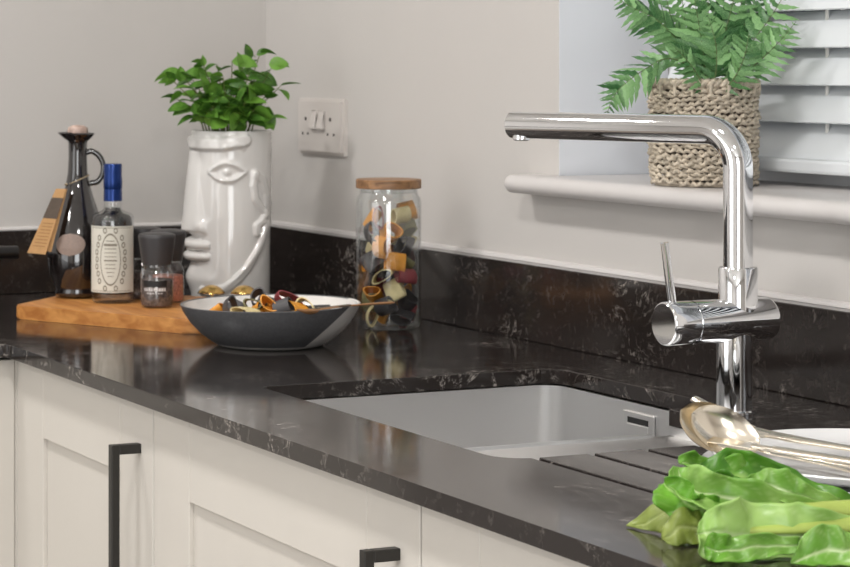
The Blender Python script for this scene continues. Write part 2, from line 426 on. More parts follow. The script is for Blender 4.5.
for xc in (1.228, 1.80):
    for dy in (0.004, 0.026):
        obj('ladder_cord', B(xc-0.0022, xc+0.0022, dy-0.001, dy+0.001, 0.03, WZ1-1.117-0.06), 'cord', vb)

# double switched socket on the window wall
so = thing('wall_socket', 'white double socket plate with rocker switches on the wall above the upstand', 'socket', (0.174, YW, 1.1205))
def plate_bm():
    bm = B(-0.0788, 0.0788, -0.011, 0.0, 0, 0.0885)
    fr = [e for e in bm.edges if all(abs(v.co.y+0.011) < 1e-5 for v in e.verts)]
    bmesh.ops.bevel(bm, geom=fr, offset=0.005, segments=2, affect='EDGES'); return bm
obj('socket_plate', plate_bm(), 'socket', so, smooth=25)
for sx in (-0.026, 0.0):
    bm = B(sx+0.0025, sx+0.0225, -0.019, -0.0112, 0.040, 0.070, 0.002)
    for v in bm.verts:
        if v.co.z > 0.055 and v.co.y < -0.015: v.co.y += 0.0065
    obj('rocker_switch', bm, 'socket', so)
for sx in (-0.046, 0.040):
    obj('screw_cap', LT([(0, -0.0005), (0.003, -0.0005), (0.003, 0.0008), (0, 0.0008)], 12), 'socket_dark', so, loc=(sx, -0.0113, 0.056), rot=(PI/2, 0, 0))
for sx in (-0.057, -0.039, 0.031, 0.052):
    obj('pin_slot', B(sx-0.0026, sx+0.0026, -0.0114, -0.0108, 0.0305, 0.0345), 'socket_dark', so)

# ------------------------------------------------------------------ worktop, upstands
ZT, ZB = 0.900, 0.8825
bm = prism(bmesh.new(), rounded([(XW+0.001, YW-0.002), (XW+0.001, -2.2), (0.5855, -2.2), (0.5855, -0.656), (2.268, -0.656), (2.268, YW-0.002)], [0, 0, 0, 0.006, 0, 0], 4), ZB, ZT)
wt = finish('worktop', bm, 'stone')
# sink opening: notched at the back right for the tap
hole = rounded([(1.0755, -0.5235), (1.603, -0.5235), (1.603, -0.203), (1.398, -0.203), (1.398, -0.1335), (1.0755, -0.1335)], [0.012, 0.035, 0.03, 0.006, 0.02, 0.028], 8)
cuts = [finish('c', prism(bmesh.new(), hole, ZB-0.05, ZT+0.05), 'stone')]
for gy in (-0.4905, -0.4305, -0.3710, -0.3110, -0.2510):
    g = bmesh.new(); x0_, x1_ = 1.55, 2.02; dp0, dp1 = 0.0048, 0.0016; w = 0.0055
    vs = [g.verts.new(p) for p in ((x0_, gy-w, ZT+0.01), (x0_, gy+w, ZT+0.01), (x1_, gy+w, ZT+0.01), (x1_, gy-w, ZT+0.01), (x0_, gy-w*0.6, ZT-dp0), (x0_, gy+w*0.6, ZT-dp0), (x1_, gy+w*0.6, ZT-dp1), (x1_, gy-w*0.6, ZT-dp1))]
    for q in ((0, 1, 2, 3), (7, 6, 5, 4), (0, 4, 5, 1), (1, 5, 6, 2), (2, 6, 7, 3), (3, 7, 4, 0)): g.faces.new([vs[i] for i in q])
    cuts.append(finish('c', g, 'stone'))
wt = bool_cut(wt, cuts)
wto = tag(link('worktop', wt), 'dark brown-black veined stone worktop with sink opening and drainer grooves', 'worktop')
bv = wto.modifiers.new('bevel', 'BEVEL'); bv.width = 0.0012; bv.segments = 2; bv.limit_method = 'ANGLE'; bv.angle_limit = math.radians(40)
tag(obj('stone_upstand', B(-0.032, 2.268, -0.020, YW-0.001, ZT+0.0003, 1.0, 0.0012), 'stone'), 'dark stone upstand along the wall under the window', 'upstand')
tag(obj('stone_upstand', B(XW+0.001, -0.0325, -2.2, -0.0205, ZT+0.0003, 1.0, 0.0012), 'stone'), 'dark stone upstand on the wall behind the two bottles', 'upstand')
# silicone bead on top of the upstands
struct(obj('trim_2', T([(-0.03, YW-0.003, 1.0005), (2.268, YW-0.003, 1.0005)], 0.006, n=8), 'sill'))
struct(obj('trim_3', T([(XW+0.004, -2.2, 1.0015), (XW+0.004, -0.0, 1.0015)], 0.004, n=8), 'sill'))

# ------------------------------------------------------------------ sink
sk = thing('sink', 'brushed stainless steel undermount sink bowl set into the worktop', 'sink', (0, 0, 0))
def ring_pts(poly, z): return [(x, y, z) for x, y in poly]
def offset_rect(x0, x1, y0, y1, r, seg=8): return rounded([(x0, y0), (x1, y0), (x1, y1), (x0, y1)], r, seg)
bx0, bx1, by0, by1, zl, zf = 1.080, 1.402, -0.518, -0.140, 0.8725, 0.695
bm = bmesh.new()
levels = [(0, 0.8822, 0.030), (0, 0.74, 0.030), (0.004, 0.715, 0.03), (0.015, 0.699, 0.032), (0.03, zf, 0.035)]
# upper collar above the shelf level exists only left, back and front; bowl wall starts at the shelf on the right
rings = []
for off, z, rr_ in levels[1:]:
    rings.append([bm.verts.new((x, y, z)) for x, y in offset_rect(bx0+off, bx1-off, by0+off, by1-off, rr_)])
topr = []
for x, y in offset_rect(bx0, bx1, by0, by1, 0.030):
    topr.append(bm.verts.new((x, y, zl)))
allr = [topr]+rings; n = len(topr)
for a, b in zip(allr, allr[1:]):
    for i in range(n): bm.faces.new((a[i], a[(i+1) % n], b[(i+1) % n], b[i]))
bm.faces.new(rings[-1])
# walls from the shelf level up to the stone
up = [bm.verts.new((v.co.x, v.co.y, 0.8822)) for v in topr]
for i in range(n):
    j = (i+1) % n
    if topr[i].co.x < bx1-0.0005 and topr[j].co.x < bx1-0.0005 or (topr[i].co.y > -0.19 and topr[j].co.y > -0.19) or (topr[i].co.y < -0.505 and topr[j].co.y < -0.505):
        bm.faces.new((topr[i], topr[j], up[j], up[i]))
obj('bowl', bm, 'steel', sk, smooth=35)
# steel shelf on the right with a rolled lip
sh = prism(bmesh.new(), rounded([(bx1-0.002, -0.5245), (1.612, -0.5245), (1.612, -0.197), (bx1-0.002, -0.197)], [0.012, 0.03, 0.02, 0.03], 6), zl-0.004, zl)
obj('shelf', sh, 'steel', sk)
obj('shelf_lip', T([(bx1-0.001, -0.49, zl-0.002), (bx1-0.001, -0.225, zl-0.002)], 0.005, n=12), 'steel', sk, smooth=60)
obj('shelf_wall', B(1.404, 1.61, -0.2035, -0.2015, zl, 0.8822), 'steel', sk)
# overflow and waste
of = obj('overflow_plate', B(1.228, 1.287, by1-0.0035, by1-0.0003, 0.8415, 0.8725, 0.001), 'steel', sk)
obj('overflow_slot', B(1.238, 1.278, by1-0.0039, by1-0.0030, 0.8600, 0.8665), 'drain_black', of)
obj('overflow_cover', B(1.238, 1.278, by1-0.0050, by1-0.0030, 0.8445, 0.8590, 0.0005), 'steel', of)
obj('waste', LT([(0, zf+0.001), (0.03, zf+0.001), (0.042, zf+0.003), (0.045, zf+0.0005)], 32), 'chrome', sk, smooth=40, loc=(1.24, -0.33, 0))

# ------------------------------------------------------------------ tap
tp = thing('kitchen_tap', 'chrome single-lever kitchen tap with swivelled L-shaped spout', 'tap', (1.4507, -0.1563, ZT))
obj('base_ring', LT([(0, 0.0003), (0.0225, 0.0003), (0.0225, 0.003), (0.021, 0.0045), (0.0, 0.0045)], 48), 'chrome', tp, smooth=40)
obj('base_column', LT([(0, 0.004), (0.0182, 0.004), (0.0182, 0.10), (0, 0.10)], 48), 'chrome', tp, smooth=40)
hz = 0.0962                       # axis height of the cross body
AX = Matrix.Translation((0, 0, hz)) @ Matrix.Rotation(PI/2, 4, 'X')
R0 = 0.0225
# along local +z of AX = -Y (towards the room)
bm = lathe(bmesh.new(), [(0, -0.044), (R0-0.0035, -0.044), (R0-0.0012, -0.0428), (R0, -0.040), (R0, 0.053), (0, 0.053)], 56, axis=AX)
obj('cross_body', bm, 'chrome', tp, smooth=40)
bm = lathe(bmesh.new(), [(0, 0.0528), (R0-0.0022, 0.0528), (R0-0.0022, 0.0552), (0, 0.0552)], 56, axis=AX)
obj('seam_ring', bm, 'chrome', tp, smooth=40)
cap = obj('handle_cap', lathe(bmesh.new(), [(0, 0.0552), (R0, 0.0552), (R0, 0.0855), (R0-0.0006, 0.0867), (R0-0.0018, 0.0875), (0, 0.0875)], 56, axis=AX), 'chrome', tp, smooth=30)
obj('lever', T([(0, -0.0765, hz+R0-0.004), (0, -0.0862, hz+R0+0.0605)], [0.0046, 0.0042], n=20), 'chrome', cap, smooth=50)
offy = 0.005
obj('collar', LT([(0, hz+0.008), (0.0203, hz+0.008), (0.0203, 0.150), (0.0194, 0.1513), (0, 0.1513)], 48), 'chrome', tp, smooth=40, loc=(0, offy, 0))
sp = math.radians(17.7); dv = Vector((-math.cos(sp), -math.sin(sp), 0)); zt = 0.2932; rb = 0.040
o0 = Vector((0, offy, 0)); rs = 0.0153; Ls = 0.3075
pts = [o0+Vector((0, 0, 0.151)), o0+Vector((0, 0, 0.2)), o0+Vector((0, 0, zt-rb-0.0005))]
pts += [o0+Vector((0, 0, zt-rb))+dv*(rb-rb*math.cos(PI/2*k/14))+Vector((0, 0, rb*math.sin(PI/2*k/14))) for k in range(15)]
pts += [o0+Vector((0, 0, zt))+dv*0.12, o0+Vector((0, 0, zt))+dv*(Ls-0.001)]
rads = [rs]*(len(pts)-1)+[rs]
spt = T(pts+[o0+Vector((0, 0, zt))+dv*Ls], rads+[rs-0.001], n=40)
spo = obj('spout', spt, 'chrome', tp, smooth=40)
ae = o0+Vector((0, 0, zt))+dv*(Ls-0.014)
obj('aerator', LT([(0, -0.0178), (0.0085, -0.0178), (0.0105, -0.0165), (0.0105, -0.008), (0, -0.008)], 32), 'chrome', spo, smooth=40, loc=ae)

# ------------------------------------------------------------------ base cabinets
YD = -0.636                       # front plane of the doors
def shaker_door(parent, x0, x1, z0, z1, hx, stile=0.100, rail=0.088, hl=0.19, htop=0.8315, hinge=None):
    d = obj('door', B(x0, x1, YD+0.006, YD+0.020, z0, z1), 'door_paint', parent)
    obj('stile', B(x0, x0+stile, YD, YD+0.0065, z0, z1, 0.0012), 'door_paint', d)
    obj('stile', B(x1-stile, x1, YD, YD+0.0065, z0, z1, 0.0012), 'door_paint', d)
    obj('rail', B(x0+stile, x1-stile, YD, YD+0.0065, z1-rail, z1, 0.0012), 'door_paint', d)
    obj('rail', B(x0+stile, x1-stile, YD, YD+0.0065, z0, z0+rail, 0.0012), 'door_paint', d)
    hb = bmesh.new(); w = 0.0055; yb = YD-0.036
    box(hb, hx-w, hx+w, yb, yb+0.010, htop-hl, htop, 0.001)
    for zt_ in (htop-0.011, htop-hl):
        box(hb, hx-w, hx+w, yb+0.0098, YD+0.0003, zt_, zt_+0.011, 0.001)
    obj('handle', hb, 'handle', d)
    return d
def unit(name, label, x0, x1, **k):
    t = thing(name, label, 'cabinet', (0, 0, 0), group='base units in a row under the worktop')
    obj('carcass', B(x0+0.001, x1-0.001, YD+0.0205, -0.03, 0.15, 0.66), 'carcass', t)
    obj('top_rail', B(x0+0.001, x1-0.001, YD+0.0205, YD+0.06, 0.66, 0.8815), 'carcass', t)
    shaker_door(t, x0+0.0015, x1-0.0015, 0.16, 0.8765, **k)
    return t
unit('base_cabinet', 'cream shaker base unit standing between the corner and the sink unit', 0.565, 1.0335, hx=0.9925)
unit('base_cabinet', 'cream shaker base unit directly under the sink bowl', 1.0335, 1.6485, hx=1.6065, htop=0.8305)
unit('base_cabinet', 'cream shaker base unit under the drainer grooves', 1.6485, 2.2485, hx=2.205)
# return run on the left
rc = thing('base_cabinet', 'cream base unit of the side run meeting the corner', 'cabinet', (0, 0, 0), group=None)
obj('carcass', B(XW+0.02, 0.545, -1.25, -0.66, 0.15, 0.8815), 'carcass', rc)
obj('corner_post', B(0.545, 0.5655, YD-0.0015, YD+0.02, 0.15, 0.8815), 'door_paint', rc)
rd = obj('door', B(0.549, 0.557, -1.25, YD-0.002, 0.16, 0.8765), 'door_paint', rc)
obj('stile', B(0.5565, 0.563, YD-0.102, YD-0.002, 0.16, 0.8765, 0.0012), 'door_paint', rd)
obj('stile', B(0.5565, 0.563, -1.25, -1.15, 0.16, 0.8765, 0.0012), 'door_paint', rd)
obj('rail', B(0.5565, 0.563, -1.15, YD-0.102, 0.7885, 0.8765, 0.0012), 'door_paint', rd)
obj('rail', B(0.5565, 0.563, -1.15, YD-0.102, 0.16, 0.248, 0.0012), 'door_paint', rd)
tag(obj('plinth', B(0.50, 2.248, -0.585, -0.567, 0.0, 0.15), 'door_paint'), 'cream plinth board below the sink run of base units', 'plinth')

# ------------------------------------------------------------------ chopping board
poly = rounded([(0.309, -0.551), (0.60, -0.388), (0.445, -0.170), (0.13, -0.37)], [0.012, 0.03, 0.03, 0.02], 6)
bm = prism(bmesh.new(), poly, ZT+0.0003, ZT+0.020)
bmesh.ops.bevel(bm, geom=[e for e in bm.edges if abs(e.verts[0].co.z-e.verts[1].co.z) < 1e-5], offset=0.002, segments=2, affect='EDGES')
tag(obj('chopping_board', bm, 'board_wood', smooth=35), 'honey-coloured wooden chopping board under the bottles and grinders', 'board')
ZP = ZT+0.0202

# ------------------------------------------------------------------ oil cruet
cr = thing('oil_bottle', 'tall dark glass oil bottle with ear handle, swing tag and oval label', 'bottle', (0.240, -0.4295, ZP), rz=math.radians(66.5))
# local +x is to the right of the picture
prof = [(0, 0.0003), (0.026, 0.0003), (0.0335, 0.004), (0.0345, 0.009), (0.0325, 0.013), (0.034, 0.017), (0.0400, 0.028), (0.0445, 0.042), (0.0457, 0.056), (0.0445, 0.075),
        (0.038, 0.10), (0.031, 0.125), (0.0235, 0.147), (0.0178, 0.166), (0.0148, 0.184), (0.0138, 0.205), (0.0140, 0.226), (0.0150, 0.2295), (0.0205, 0.234), (0.0255, 0.2395), (0.0245, 0.2415), (0.0165, 0.2385), (0.012, 0.236), (0.0, 0.236)]
bm = LT(prof, 56)
for v in bm.verts:                       # pouring lip drawn out on the left
    if v.co.z > 0.2325 and v.co.x < -0.008: v.co.x -= 0.004*((-v.co.x-0.008)/0.016); v.co.z += 0.0012
obj('glass_body', bm, 'dark_glass', cr, smooth=60)
obj('stopper', LT([(0, 0.2362), (0.0135, 0.2362), (0.0155, 0.242), (0.0145, 0.249), (0.009, 0.2525), (0, 0.2532)], 32), 'cork', cr, smooth=60)
hp = catmull([(0.012, 0, 0.212), (0.020, 0, 0.2145), (0.031, 0, 0.208), (0.0375, 0, 0.194), (0.036, 0, 0.180), (0.029, 0, 0.170), (0.018, 0, 0.1675)], 6)
obj('ear_handle', T(hp, 0.0042, n=12), 'dark_glass', cr, smooth=60)
tw = [(math.cos(a)*0.0168, math.sin(a)*0.0168, 0.172+0.0075*math.cos(a)) for a in [2*PI*k/32 for k in range(32)]]
tg_t = obj('twine', T(tw, 0.0010, n=6, closed=True), 'twine', cr, smooth=60)
obj('knot', LT([(0, -0.003), (0.003, 0), (0, 0.003)], 10), 'twine', tg_t, smooth=60, loc=(-0.0165, -0.009, 0.166))
# folded kraft swing tag on the left: front leaf and back leaf, joined at the top
tg = bpy.data.objects.new('swing_tag', None)
def sheet(c0, c1, c2, c3, th):           # corners: tl, tr, br, bl (local xyz)
    b = bmesh.new(); q = [Vector(c) for c in (c0, c1, c2, c3)]
    nrm = (q[1]-q[0]).cross(q[3]-q[0]).normalized()*th
    a = [b.verts.new(p) for p in q]; d = [b.verts.new(p-nrm) for p in q]
    b.faces.new(a); b.faces.new(d[::-1])
    for i in range(4): b.faces.new((a[i], d[i], d[(i+1) % 4], a[(i+1) % 4]))
    return b
tl, tr, br, bl = (-0.030, -0.030, 0.161), (-0.0145, -0.033, 0.1605), (-0.044, -0.050, 0.0665), (-0.071, -0.044, 0.0685)
f_ = obj('swing_tag', sheet(tl, tr, br, bl, 0.0009), 'kraft', cr)
obj('tag_back_leaf', sheet((-0.029, -0.029, 0.161), (-0.0135, -0.032, 0.1605), (-0.036, -0.046, 0.0700), (-0.064, -0.036, 0.072), 0.0009), 'kraft', f_)
def on_tag(u, v, off=-0.0006):
    p = (Vector(tl)*(1-u)+Vector(tr)*u)*(1-v)+(Vector(bl)*(1-u)+Vector(br)*u)*v
    nrm = (Vector(tr)-Vector(tl)).cross(Vector(bl)-Vector(tl)).normalized()
    return p-nrm*0.0011
obj('dark_band', sheet(on_tag(0, 0.14), on_tag(1, 0.14), on_tag(1, 0.46), on_tag(0, 0.46), 0.0002), 'kraft_dark', f_)
for k in range(8):
    v0 = 0.53+k*0.05; e_ = 0.2+0.1*rnd.random()
    obj('print_line', sheet(on_tag(0.15, v0), on_tag(1-e_*0.6, v0), on_tag(1-e_*0.6, v0+0.012), on_tag(0.15, v0+0.012), 0.0001), 'kraft_ink', f_)
# oval label wrapped on the body facing the room
def wrap_patch(ru, rv, zc0, a0, prof_r, off=0.0006, nu=20, oval=True):
    b = bmesh.new(); rows = []
    for j in range(nu+1):
        for_i = []
        v = j/nu*2-1; w = math.sqrt(max(0, 1-v*v)) if oval else 1
        for i in range(nu+1):
            u = (i/nu*2-1)*max(w, 0.02); z = zc0+v*rv; r_ = prof_r(z)+off; a = a0+u*ru/max(r_, 1e-4)
            for_i.append(b.verts.new((r_*math.cos(a), r_*math.sin(a), z)))
        rows.append(for_i)
    for a, c in zip(rows, rows[1:]):
        for i in range(nu): b.faces.new((a[i], a[i+1], c[i+1], c[i]))
    return b
def interp(prof):
    def fn(z):
        for (r0, z0), (r1, z1) in zip(prof, prof[1:]):
            if z0 <= z <= z1 and z1 > z0: return r0+(r1-r0)*(z-z0)/(z1-z0)
        return prof[-1][0]
    return fn
fr = interp(prof[1:17])
obj('oval_label', wrap_patch(0.0230, 0.0160, 0.0800, -PI/2-0.22, fr, 0.0006), 'label_grey', cr, smooth=60)

# ------------------------------------------------------------------ vinegar bottle
vb_ = thing('glass_bottle', 'round glass bottle with blue foil cap and ornate cream label', 'bottle', (0.328, -0.4085, ZP), rz=math.radians(66.5))
prof2 = [(0, 0.0003), (0.0275, 0.0003), (0.0302, 0.003), (0.0306, 0.010), (0.0306, 0.1165), (0.0298, 0.1230), (0.0265, 0.1275), (0.0165, 0.1310), (0.0130, 0.134), (0.0124, 0.138), (0.0124, 0.148), (0, 0.148)]
obj('glass_body', LT(prof2, 56), 'clear_glass', vb_, smooth=45)
obj('dark_contents', LT([(0, 0.013), (0.0270, 0.013), (0.0282, 0.016), (0.0282, 0.1165), (0.0270, 0.1215), (0.0240, 0.1250), (0.015, 0.1280), (0.0115, 0.132), (0.0108, 0.136), (0, 0.136)], 48), 'dark_liquid', vb_, smooth=45)
cb = obj('foil_cap', LT([(0, 0.1455), (0.0134, 0.1455), (0.0132, 0.161), (0.0128, 0.1625), (0.0136, 0.1645), (0.0136, 0.178), (0.0130, 0.180), (0.0132, 0.1975), (0.0122, 0.1992), (0, 0.1992)], 40), 'cap_blue', vb_, smooth=35)
cyl = lambda z: 0.0306
lb = obj('paper_label', wrap_patch(0.0306*1.5, 0.0475, 0.0635, -PI/2-0.2, cyl, 0.0004, 24, oval=False), 'paper_label', vb_, smooth=60)
def ring_patch(ru, rv, zc0, a0, wdt, off):
    b = bmesh.new(); n = 44; ra = []; rb_ = []
    for k in range(n):
        t_ = 2*PI*k/n
        for lst, s_ in ((ra, 1), (rb_, 1-wdt)):
            a = a0+ru*s_*math.cos(t_)/0.0306; r_ = 0.0306+off
            lst.append(b.verts.new((r_*math.cos(a), r_*math.sin(a), zc0+rv*s_*math.sin(t_))))
    for k in range(n): b.faces.new((ra[k], ra[(k+1) % n], rb_[(k+1) % n], rb_[k]))
    return b
A0 = -PI/2-0.08
obj('oval_frame', ring_patch(0.0150, 0.0375, 0.0635, A0, 0.07, 0.0007), 'label_ink', lb, smooth=60)
def bar_patch(a, w, z, h, off=0.0007):
    return wrap_patch(w, h, z, a, cyl, off, 6, oval=False)
for k, (w, h) in enumerate(((0.0060, 0.0006), (0.0096, 0.0016), (0.0085, 0.0006), (0.0090, 0.0005), (0.0085, 0.0005), (0.0095, 0.0010), (0.0075, 0.0005), (0.0080, 0.0005), (0.0055, 0.0005), (0.004, 0.0005))):
    obj('print_line', bar_patch(A0, w, 0.0900-k*0.0056, h), 'label_ink', lb)
# filigree around the oval
for sx in (-1, 1):
    for k in range(9):
        z = 0.0635+(k-4)*0.0103; q = max(0.0, 1-((z-0.0635)/0.042)**2)
        au = A0+sx*(0.0165*math.sqrt(q)+0.0045+0.001*(k % 2))/0.0306
        obj('scroll_mark', ring_patch(0.0030, 0.0044, z, au, 0.45, 0.0007), 'label_ink', lb)
for zz in (0.0635-0.0450, 0.0635+0.0450):
    obj('border_line', wrap_patch(0.0306*1.1, 0.0004, zz, -PI/2-0.1, cyl, 0.0007, 16, oval=False), 'label_ink', lb)

# ------------------------------------------------------------------ grinders
def grinder(loc, label, fill, rz=math.radians(66.5), text=True, s=1.0):
    g = thing('spice_grinder', label, 'grinder', loc, rz, group='spice grinders on the board')
    obj('glass_jar', LT([(0, 0.0003), (0.0205, 0.0003), (0.0228, 0.003), (0.0232, 0.008), (0.0232, 0.045), (0.0222, 0.050), (0.0188, 0.0545), (0.0185, 0.063), (0, 0.063)], 40), 'clear_glass', g, smooth=40)
    obj('contents', LT([(0, 0.003), (0.0205, 0.003), (0.0222, 0.006), (0.0222, 0.037), (0.0210, 0.0395), (0, 0.041)], 32), fill, g, smooth=40)
    obj('collar', LT([(0, 0.0575), (0.0200, 0.0575), (0.0200, 0.0635), (0, 0.0635)], 40), 'clear_glass', g, smooth=40)
    obj('cap', LT([(0, 0.0600), (0.0206, 0.0600), (0.0214, 0.064), (0.0262, 0.0975), (0.0264, 0.1005), (0.0250, 0.1030), (0.019, 0.1045), (0, 0.1048)], 48), 'grinder_cap', g, smooth=40)
    if text:
        cy = lambda z: 0.0232
        def wp(w, z, h, da=0.0):
            b = bmesh.new(); n = 8; r_ = 0.0237; rows = []
            for j in range(2):
                rows.append([b.verts.new((r_*math.cos(-PI/2-0.12+da+(i/n*2-1)*w/r_), r_*math.sin(-PI/2-0.12+da+(i/n*2-1)*w/r_), z+(j*2-1)*h)) for i in range(n+1)])
            for i in range(n): b.faces.new((rows[0][i], rows[0][i+1], rows[1][i+1], rows[1][i]))
            return b
        p_ = obj('printed_band', wp(0.0185, 0.0345, 0.0042), 'print_black', g)
        for k in range(9):
            w = 0.0009+0.0006*rnd.random()
            obj('print_mark', wp(w, 0.0262+0.0006*rnd.random(), 0.0022, (k-4)*0.158), 'print_white', p_)
        for k in range(6):
            obj('print_mark', wp(0.0012, 0.0212, 0.0007, (k-2.5)*0.17), 'print_white', p_)
    return g
grinder((0.4165, -0.3765, ZP), 'glass pepper grinder with black cap and printed band standing foremost beside the bowl', 'pepper')
grinder((0.3600, -0.3360, ZP), 'glass grinder of pink salt with black cap, partly behind the pepper grinder', 'pink_salt', text=False)
grinder((0.2960, -0.3480, ZP), 'dark glass grinder almost hidden between the blue-capped bottle and pepper grinder', 'pepper', text=False)

# ------------------------------------------------------------------ face vase
RP, HP = 0.0612, 0.2615
vase = thing('face_vase', 'glossy white ceramic planter moulded as an abstract face', 'planter', (0.2296, -0.1766, ZT), rz=math.radians(66.5))
def smoothstep(a, b, x):
    t_ = min(1, max(0, (x-a)/(b-a))); return t_*t_*(3-2*t_)
def G(x, s_): return math.exp(-(x/s_)**2)
def seg_dist(p, a, b):
    ap = (p[0]-a[0], p[1]-a[1]); ab = (b[0]-a[0], b[1]-a[1]); L2 = ab[0]**2+ab[1]**2
    t_ = max(0, min(1, (ap[0]*ab[0]+ap[1]*ab[1])/L2)); return math.hypot(ap[0]-t_*ab[0], ap[1]-t_*ab[1]), t_
def poly_dist(p, pts):
    best = 9
    for a, b in zip(pts, pts[1:]): best = min(best, seg_dist(p, a, b)[0])
    return best
# picture pixels inside the vase -> (arc length s from the face's midline, height z)
PXM = 1/658.3
def fz(y): return 1.26-0.9-(y-66)*3.506/2308
PHI0 = -PI/2+0.12                         # midline of the face, near the left silhouette
def fs(x):                                 # angle from midline
    a = max(-1, min(1, (x-231.5)/40.3)); return (math.asin(a)-PHI0)*RP
EYE = (fs(226.5), fz(170.5))
ear = [(fs(x), fz(y)) for x, y in ((254, 172), (252.5, 184), (254.5, 197), (260, 206), (264, 212), (261, 219), (255.5, 224), (256, 231))]
ear2 = [(fs(x), fz(y)) for x, y in ((254, 172), (262, 178), (266, 192), (266, 206), (264, 212))]
jaw = [(fs(x), fz(y)) for x, y in ((265, 222), (262, 236), (255, 252), (246, 266), (236, 277), (225, 285), (212, 289), (203, 288))]
brow = [(fs(188), fz(142)), (fs(206), fz(143)), (fs(222), fz(143)), (fs(234), fz(141)), (fs(244), fz(139))]
brow_b = [(fs(226), fz(146)), (fs(236), fz(143)), (fs(243), fz(147))]
def relief(s_, z):
    a = abs(s_); d = 0.0
    # nose: ridge along the midline widening downwards
    zt_, zb_ = fz(150), fz(231)
    if z < zt_+0.01:
        k = min(1, max(0, (zt_-z)/(zt_-zb_)))
        wd = 0.031+0.021*k**1.5
        hgt = (0.003+0.0135*k)
        up_ = smoothstep(zt_+0.006, zt_-0.004, z); dn = smoothstep(zb_-0.006, zb_+0.004, z)
        d += hgt*up_*dn*(0.75*max(0.0, 1-a/wd)+0.25*(1-smoothstep(wd*0.78, wd, a)))
        # nostril wing
        d += 0.0045*G(math.hypot((a-0.040)/1.0, (z-fz(224))/1.0), 0.0095)
    # lips
    for zc0, hh in ((fz(243.0), 0.0098), (fz(254.5), 0.0085)):
        w = 0.055
        if a < w:
            e = math.sqrt(max(0, 1-(a/w)**2)); q = (z-zc0)/(hh*(0.35+0.65*e))
            if abs(q) < 1: d += 0.0125*math.sqrt(1-q*q)*e**0.9
    # chin
    d += 0.0090*G(math.hypot(a/0.034, (z-fz(276))/0.017), 1.0)
    d += 0.003*G(math.hypot((a-0.050)/0.014, (z-fz(277))/0.010), 1.0)
    # recess under the brow and beside the nose
    d -= 0.003*G(math.hypot((a-0.030)/0.018, (z-fz(160))/0.016), 1.0)
    # brow
    p = (a, z)
    db = poly_dist(p, brow); d += 0.0060*(1-smoothstep(0.0055, 0.0125, db))
    d += 0.002*(1-smoothstep(0.001, 0.006, poly_dist(p, brow_b)))
    # eye
    ex, ez = (a-EYE[0])/0.0265, (z-EYE[1])
    if abs(ex) < 1.25:
        e = max(0.0, 1-abs(ex)**2); lid = 0.0125*e
        dd = abs(abs(ez)-lid) if abs(ex) < 1 else math.hypot(abs(ez), (abs(ex)-1)*0.0265)
        d += 0.0040*G(dd, 0.0040)
        if abs(ez) < lid: d -= 0.0012
        d += 0.0045*G(math.hypot(a-EYE[0], ez), 0.0052)
    # ear and jaw line
    d += 0.0048*(1-smoothstep(0.0028, 0.0075, poly_dist(p, ear)))
    d += 0.0020*(1-smoothstep(0.004, 0.010, poly_dist(p, ear2)))
    dj = poly_dist(p, jaw); d += 0.0050*(1-smoothstep(0.0035, 0.0085, dj))
    # neck hollow behind the jaw
    if z < fz(225):
        dz = z-fz(290)
        lim = fs(262)-(1-min(1, dz/(fz(225)-fz(290))))**1.5*(fs(262)-fs(215))
        d -= 0.0025*smoothstep(lim+0.004, lim+0.014, a)
    return d
bm = bmesh.new(); NT, NZ = 264, 190; rings = []
for j in range(NZ+1):
    z = 0.0003+(HP-0.0003)*j/NZ; ring = []
    edge = smoothstep(0, 0.006, z)*smoothstep(HP, HP-0.004, z)
    base_r = RP-0.003*(1-smoothstep(0, 0.008, z))
    for i in range(NT):
        ph = -PI+2*PI*i/NT                  # phi: 0 = towards the camera, -pi/2 = left
        dphi = (ph-PHI0+PI) % (2*PI)-PI
        r_ = base_r+relief(dphi*RP, z)*edge
        ring.append(bm.verts.new((r_*math.sin(ph), -r_*math.cos(ph), z)))
    rings.append(ring)
for z_, r_ in ((HP+0.001, RP-0.0015), (HP+0.0005, RP-0.004), (HP-0.004, RP-0.0055), (0.20, RP-0.006)):
    rings.append([bm.verts.new((r_*math.sin(-PI+2*PI*i/NT), -r_*math.cos(-PI+2*PI*i/NT), z_)) for i in range(NT)])
for a, b in zip(rings, rings[1:]):
    for i in range(NT): bm.faces.new((a[i], a[(i+1) % NT], b[(i+1) % NT], b[i]))
bm.faces.new(rings[0][::-1]); bm.faces.new(rings[-1])
obj('ceramic_body', bm, 'ceramic', vase, smooth=60)
obj('compost', LT([(0, HP-0.012), (0.03, HP-0.009), (RP-0.0065, HP-0.013)], 40), 'soil', vase, smooth=60)

# ------------------------------------------------------------------ leaves
def leaf_mesh(name, L, Wd, cup=0.15, droop=0.2, point=1.0, material='herb_leaf', nu=8, nv=4, wav=0.0):
    """leaf along +x from the origin, normal +z"""
    bm = bmesh.new(); rows = []
    for i in range(nu+1):
        t_ = i/nu; w = Wd*0.5*(math.sin(PI*t_**0.8)**point) if 0 < t_ < 1 else 0.0004
        x = L*t_; zc0 = -droop*L*t_*t_; row = []
        for j in range(nv+1):
            u = j/nv*2-1
            row.append(bm.verts.new((x, u*w, zc0+cup*abs(u)*w+wav*w*math.sin(9*t_+u*2)*abs(u))))
        rows.append(row)
    for a, b in zip(rows, rows[1:]):
        for j in range(nv): bm.faces.new((a[j], b[j], b[j+1], a[j+1]))
    return finish(name, bm, material, 80, recalc=False)
herb = thing('herb_plant', 'bushy green leafy herb growing out of the white face planter', 'plant', (0.2296, -0.1766, ZT+HP-0.010), rz=math.radians(66.5))
